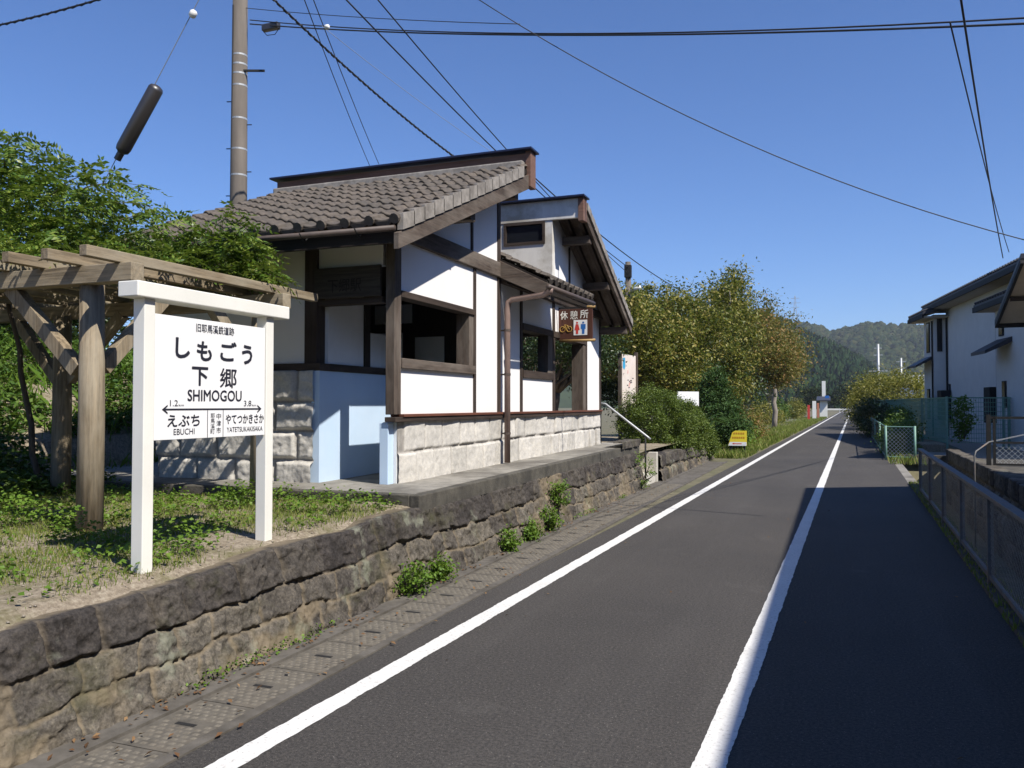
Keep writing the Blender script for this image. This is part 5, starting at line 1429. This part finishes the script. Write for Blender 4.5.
# ------------------------------------------------------------------ white house behind the green fence
HA = rad(8)
HO = (4.2, 45.0)
def Th(p):
    u, v, z = p
    return Rd((HO[0] + u * math.cos(HA) - v * math.sin(HA), HO[1] + u * math.sin(HA) + v * math.cos(HA), z))
wh = thing("white_house", "two storey white rendered house with dark tiled roofs behind the green mesh fence", "house", Th((3, 0, 0)))
MB(Th).box(0, 9, -14, 0, -.1, 6.35).build("wall", M['house'], wh)
MB(Th).box(-.55, 8, .0, 2.0, -.1, 6.0).build("wall", M['house'], wh)
MB(Th).box(-.30, 8, -20, -8.6, -.1, 5.35).build("wall", M['house'], wh)
def hroof(y0, y1, ue, ze, ur, pitch=.5, name="roof"):
    mb = MB(Th)
    zr_ = ze + (ur - ue) * pitch
    mb.prism([(ue, y0, ze), (ur, y0, zr_), (ur, y0, zr_ - .16), (ue, y0, ze - .16)], (0, y1 - y0, 0))
    mb.prism([(ur, y0, zr_), (2 * ur - ue, y0, ze), (2 * ur - ue, y0, ze - .16), (ur, y0, zr_ - .16)], (0, y1 - y0, 0))
    rf_ = mb.build(name, M['house_tile'], wh)
    mb = MB(Th)
    for v in np.arange(y0 + .1, y1, .3): mb.tube([(ue - .04, v, ze + .03), (ue + 1.6, v, ze + .03 + 1.64 * pitch)], .055, 6)
    mb.build("tile_rolls", M['house_tile'], rf_)
    MB(Th).box(ue - .05, ue + .02, y0, y1, ze - .3, ze - .1).build("gutter", M['steel_dk'], rf_)
    MB(Th).box(ue + .05, 1.0, y0 + .05, y1 - .05, ze - .30, ze - .22).build("soffit", M['soffit'], rf_)
hroof(-14, 1.4, -.75, 6.5, 4.5, .3)
hroof(-.7, 2.6, -1.15, 6.1, 3.5, .3)
hroof(-20, -8.2, -.95, 5.5, 4.2, .3)
def hwin(u, v0, v1, z0, z1):
    f = MB(Th).box(u - .05, u + .02, v0, v1, z0, z1).build("window", M['steel_dk'], wh)
    MB(Th).box(u - .06, u - .05, v0 + .05, v1 - .05, z0 + .05, z1 - .05).build("pane", M['glass_dark'], f)
hwin(-.55, .7, 1.3, 4.2, 5.7); hwin(-.55, .8, 1.3, .9, 2.4)
f = MB(Th).box(-.40, -.18, -.05, .02, 4.2, 5.8).build("window", M['steel_dk'], wh)
hwin(0, -.75, -.2, 1.0, 2.6); hwin(-.3, -9.6, -9.1, 4.2, 5.1); hwin(-.3, -9.8, -9.4, 1.5, 2.5)
mb = MB(Th); mb.prism([(-.55, .3, 4.0), (-1.3, .3, 3.55), (-1.3, .3, 3.45), (-.55, .3, 3.85)], (0, 2.0, 0)); mb.build("pent_roof", M['house_tile'], wh)
mb = MB(Th); mb.prism([(-.3, -10.5, 4.1), (-1.2, -10.5, 3.6), (-1.2, -10.5, 3.48), (-.3, -10.5, 3.9)], (0, 1.8, 0)); mb.build("pent_roof", M['house_tile'], wh)
for v in (-.35, -7.9):
    MB(Th).tube([(-.06, v, 5.9), (-.06, v, .1)], .045, 8).build("downpipe", M['steel_dk'], wh)
mb = MB(Th); mb.tube([(-.6, .1, 5.7), (-.6, .1, .1)], .04, 8); mb.build("downpipe", M['steel_dk'], wh)
for v in (-.9, -8.3):
    MB(Th).box(-.45, -.02, v, v + .8, .9, 2.3).build("meter_box", M['steel_dk'], wh, bev=.02)
# shed with a lean-to roof, standing nearer
sd = thing("lean_to_shed", "timber shed whose sloping roof with pale underside reaches in at the right edge", "shed", Rd((6.5, 27, 0)))
mb = MB(Rd)
za = lambda y: 4.15 + (29.6 - y) * .30
mb.prism([(4.2, 29.6, za(29.6)), (4.2, 25.4, za(25.4)), (4.2, 25.4, za(25.4) + .04), (4.2, 29.6, za(29.6) + .04)], (7, 0, 0)); sf = mb.build("soffit", M['soffit'], sd)
mb = MB(Rd); mb.prism([(4.15, 29.8, za(29.8) + .045), (4.15, 25.3, za(25.3) + .045), (4.15, 25.3, za(25.3) + .18), (4.15, 29.8, za(29.8) + .18)], (7.1, 0, 0)); rf = mb.build("roof", M['house_tile'], sd)
MB(Rd).bar((4.18, 29.7, za(29.7) - .02), (4.18, 25.3, za(25.3) - .02), .08, .14).build("barge_board", M['steel_dk'], sd)
MB(Rd).bar((4.15, 29.72, za(29.7) - .04), (11, 29.72, za(29.7) - .04), .1, .12).build("gutter", M['steel_dk'], rf)
MB(Rd).bar((4.25, 27.6, za(27.6) - .08), (11, 27.6, za(27.6) - .08), .09, .12).build("purlin", M['tim_x'], sd)
MB(Rd).box(5.6, 11, 25.8, 29.2, -.1, 4.1).build("wall", M['house'], sd)
# the house whose shadow covers the right of the road; it stands just outside the picture
nh = thing("neighbour_house", "two storey house beside the ditch at the right, casting the long shadow over the road", "house", Rd((7.5, 2, 0)))
EZ = 5.2
EC = Rd((3.15, 15.24, 0))                 # its far eave corner next to the road
EX, EY = EC[0], EC[1]
WX = EX + .75
MB().box(WX, EX + 8.6, -14, EY - .7, -.1, EZ + .1).build("wall", M['tim_y'], nh)  # dark wall and steep roof chosen to deepen the shade on the road
mb = MB(); mb.prism([(EX, -14.6, EZ), (EX + 4.7, -14.6, EZ + 3.4), (EX + 4.7, -14.6, EZ + 3.2), (EX, -14.6, EZ - .15)], (0, EY + 14.6, 0)); mb.prism([(EX + 4.7, -14.6, EZ + 3.4), (EX + 9.4, -14.6, EZ), (EX + 9.4, -14.6, EZ - .15), (EX + 4.7, -14.6, EZ + 3.2)], (0, EY + 14.6, 0))
mb.build("roof", M['house_tile'], nh)
MB().prism([(WX, EY - .75, EZ + .1), (EX + 8.6, EY - .75, EZ + .1), (EX + 4.7, EY - .75, EZ + 3.1)], (0, .1, 0)).build("gable_wall", M['house'], nh)
for y in (-8, -2, 4, 10):
    f = MB().box(WX - .05, WX + .02, y, y + 1.7, 3.2, 4.4).build("window", M['steel_dk'], nh); MB().box(WX - .07, WX - .05, y + .06, y + 1.64, 3.26, 4.34).build("pane", M['glass_dark'], f)
# unseen cedars outside the frame, added to shade the white house
for i, (x, y, h) in enumerate(((9.5, 33.5, 12.5), (12.0, 36.5, 12.0), (8.3, 30.5, 9.5))):
    p = Rd((x, y, 0))
    t = thing("shade_cedar", ("tall unseen cedar added to shade the white house, middle one", "tall unseen cedar added to shade the white house, farthest from the road", "shorter unseen cedar added to shade the white house, right behind the lean-to shed")[i], "tree", p, "unseen cedars added to shade the white house")
    mb = MB(); limb(mb, (p[0], p[1], -.1), (p[0], p[1], h), .2, .03, i, .005); mb.build("trunk", M['bark'], t, smooth=True)
    r_ = np.random.default_rng(i); n = 9000
    f_ = r_.random(n) ** 1.2; R_ = 2.3 * (1 - f_) * (.5 + .5 * r_.random(n)) * (.75 + .5 * vnoise(f_ * 20, r_.random(n) * 6)) + .1; a_ = r_.uniform(0, 2 * np.pi, n)
    leaves("crown", np.stack([p[0] + R_ * np.cos(a_), p[1] + R_ * np.sin(a_), 1.5 + f_ * (h - 1.5)], 1), .34, M['conif'], t, i, aspect=.5, droop=.4)

# far poles, far shed, guard rail at the crossing, pylon
def farpole(label, u, v, y, arms, m='steel'):
    p = at(u, v, y)
    t = thing("far_utility_pole", label, "utility pole", (p.x, y, 0), "pale poles against the hills")
    MB().tube([(p.x, y, -.1), (p.x, y, p.z)], [.24, .16], 8).build("shaft", M[m], t, smooth=True)
    for k, (w, dz) in enumerate(arms):
        MB().box(p.x - w, p.x + w, y - .06, y + .06, p.z - dz - .07, p.z - dz + .07).build("cross_arm", M[m], t)
    return t
farpole("pale concrete pole with cross arms above the hedge, taller of the two", 878, 344, 130, [(.5, .6), (.6, 1.6), (1.2, 3.9)])
farpole("pale concrete pole with cross arms above the hedge, shorter and farther right", 901, 358, 150, [(.7, .6), (.6, 1.7), (.9, 2.7)])
farbox("white_roofed_shed", "far shed with a pale grey roof left of the white house", "shed", 909, 935, 386, 405, 100, 8, 'house', (1.2, 'steel'))
gr = thing("guard_rail", "pale guard rail across the far end of the road", "guard rail", Rd((-1, 185, 0)))
mb = MB(Rd); mb.box(-7, 9, 209, 209.1, .4, .75); mb.build("rail", M['white'], gr)
for x in range(-6, 10, 3): MB(Rd).box(x, x + .12, 209.1, 209.2, -.1, .75).build("post", M['white'], gr)
for i, (x, y, h, r_) in enumerate(((-9, 214, 5, 3.5), (-2, 222, 5.5, 4), (5, 218, 5, 4), (12, 225, 6, 4.5))):
    p = Rd((x, y, 0))
    tree("roadside_tree", ("dark tree beyond the guard rail at the far road end, leftmost of four", "dark tree beyond the guard rail, second of four", "dark tree beyond the guard rail, third of four", "dark tree beyond the guard rail, partly behind the hedge")[i], p, [((p[0], p[1], h * .6), (r_, r_, h * .55), 1)], 'forest', .5, 40, .8, 60, .2, 80 + i, "trees beyond the far guard rail")
tp = at(795, 296, 1500)
ty = thing("pylon", "faint steel lattice pylon on the hill crest above the trees", "pylon", (tp.x, 1500, 140))
mb = MB()
zb, zt_ = 120.0, tp.z
for sx in (-1, 1):
    for sy in (-1, 1):
        mb.bar((tp.x + sx * 5, 1500 + sy * 5, zb), (tp.x + sx * .6, 1500 + sy * .6, zt_), .55, .55)
k = 7
for i in range(k):
    f0, f1 = i / k, (i + 1) / k
    w0, w1 = 5 - 4.4 * f0, 5 - 4.4 * f1; z0, z1 = zb + (zt_ - zb) * f0, zb + (zt_ - zb) * f1
    mb.bar((tp.x - w0, 1495, z0), (tp.x + w1, 1495, z1), .3, .3); mb.bar((tp.x + w0, 1495, z0), (tp.x - w1, 1495, z1), .3, .3)
mb.build("lattice", M['steel'], ty)
mb = MB()
for dz, w in ((4, 7), (12, 9), (20, 7)): mb.bar((tp.x - w, 1500, zt_ - dz), (tp.x + w, 1500, zt_ - dz), .6, .6)
mb.build("cross_arms", M['steel'], ty)

# ------------------------------------------------------------------ wooded hills
def hill(name, prof, D0, D1, D2, m, seed, rough):
    us = np.array([p[0] for p in prof], float); vs = np.array([p[1] for p in prof], float)
    u = np.linspace(us[0], us[-1], 260); v = np.interp(u, us, vs)
    ph = np.arctan((u - 512) / FPX) - YAW
    D = np.linspace(D0, D2, 70)
    gp, gD = np.meshgrid(ph, D); gu, _ = np.meshgrid(u, D)
    zr_ = EYE + (405 - np.interp(gu, us, vs)) * (D1 * np.cos(gp + YAW)) / FPX
    sh = np.where(gD < D1, sst(D0, D1, gD) * .55 + .45 * (gD - D0) / (D1 - D0), 1 - .4 * sst(D1, D2, gD))
    z = zr_ * sh + rough * (fbm(gp * 40 + seed, gD / 120, 4) - .5) * np.minimum(1, (gD - D0) / 80)
    X = gD * np.sin(gp); Y = gD * np.cos(gp)
    V = np.stack([X.ravel(), Y.ravel(), z.ravel() - 1.5], 1)
    nx = len(u); i = (np.arange(len(D) - 1)[:, None] * nx + np.arange(nx - 1)[None]).ravel()
    o = np_mesh(name, V, np.stack([i, i + 1, i + nx + 1, i + nx], 1), m, None, True); o["kind"] = "structure"
    def zf(phi, d):
        uu = 512 + FPX * np.tan(phi + YAW)
        a = EYE + (405 - np.interp(uu, us, vs)) * (D1 * np.cos(phi + YAW)) / FPX
        s = np.where(d < D1, sst(D0, D1, d) * .55 + .45 * (d - D0) / (D1 - D0), 1 - .4 * sst(D1, D2, d))
        return a * s + rough * (fbm(phi * 40 + seed, d / 120, 4) - .5) * np.minimum(1, (d - D0) / 80) - 1.5
    return zf
_ico = None
def crowns(name, zf, u0, u1, D0, D1, n, r, h, m, seed, cone):
    rr = np.random.default_rng(seed)
    p0, p1 = math.atan((u0 - 512) / FPX) - YAW, math.atan((u1 - 512) / FPX) - YAW
    ph = rr.uniform(p0, p1, n); d = rr.uniform(D0, D1, n)
    z = zf(ph, d)
    c = np.stack([d * np.sin(ph), d * np.cos(ph), z], 1)
    if cone:
        k = 7; rings = [(1.0, .12), (.72, .4), (.42, .72), (.04, 1.0)]
    else:
        k = 7; rings = [(.55, .05), (1.0, .4), (.85, .72), (.4, .95), (.05, 1.02)]
    a = np.arange(k) / k * 2 * np.pi
    base = np.array([[rr_ * math.cos(t), rr_ * math.sin(t), zz] for rr_, zz in rings for t in a])
    s = rr.uniform(.6, 1.35, n)
    V = base[None] * np.stack([r * s, r * s, h * s], 1)[:, None, :]
    V = V + rr.normal(0, .16 * r, V.shape)
    V = V + c[:, None, :]
    nb = len(base); F = []
    for q in range(len(rings) - 1):
        for t in range(k): F.append((q * k + t, q * k + (t + 1) % k, (q + 1) * k + (t + 1) % k, (q + 1) * k + t))
    F = (np.array(F)[None] + (np.arange(n) * nb)[:, None, None]).reshape(-1, 4)
    o = np_mesh(name, V.reshape(-1, 3), F, m); o["kind"] = "stuff"
    return o
z1 = hill("near_hill", [(500, 345), (640, 320), (760, 318), (790, 329), (802, 340), (830, 349), (862, 366), (885, 384), (905, 398), (940, 404), (1100, 404)], 420, 800, 1100, M['hill'], 3, 6)
z2 = hill("far_ridge", [(380, 345), (640, 335), (760, 322), (790, 325), (805, 328), (830, 336), (848, 333), (866, 328), (880, 327), (900, 331), (912, 330), (930, 333), (980, 326), (1060, 318), (1200, 330)], 900, 1500, 2100, M['hill'], 8, 22)
crowns("conifer_forest", z1, 700, 930, 430, 860, 5200, 2.6, 9, M['cedarwood'], 1, True)
crowns("hill_forest", z2, 720, 1030, 950, 1620, 9000, 5.2, 9, M['forest'], 2, False)

# ------------------------------------------------------------------ thin autumn haze over the valley
def haze(density=0.00013):
    m = bpy.data.materials.new("haze_air"); m.use_nodes = True
    nt = m.node_tree; nt.nodes.clear()
    out = nt.nodes.new("ShaderNodeOutputMaterial")
    v = nt.nodes.new("ShaderNodeVolumePrincipled")
    v.inputs["Color"].default_value = (0.80, 0.88, 1.0, 1)
    v.inputs["Density"].default_value = density
    v.inputs["Anisotropy"].default_value = 0.0
    nt.links.new(v.outputs[0], out.inputs["Volume"])
    o = MB().box(-3900, 3900, -1900, 3900, -4, 300).build("haze", m)
    o["kind"] = "stuff"
    SC.cycles.volume_bounces = 0
    return o
haze()
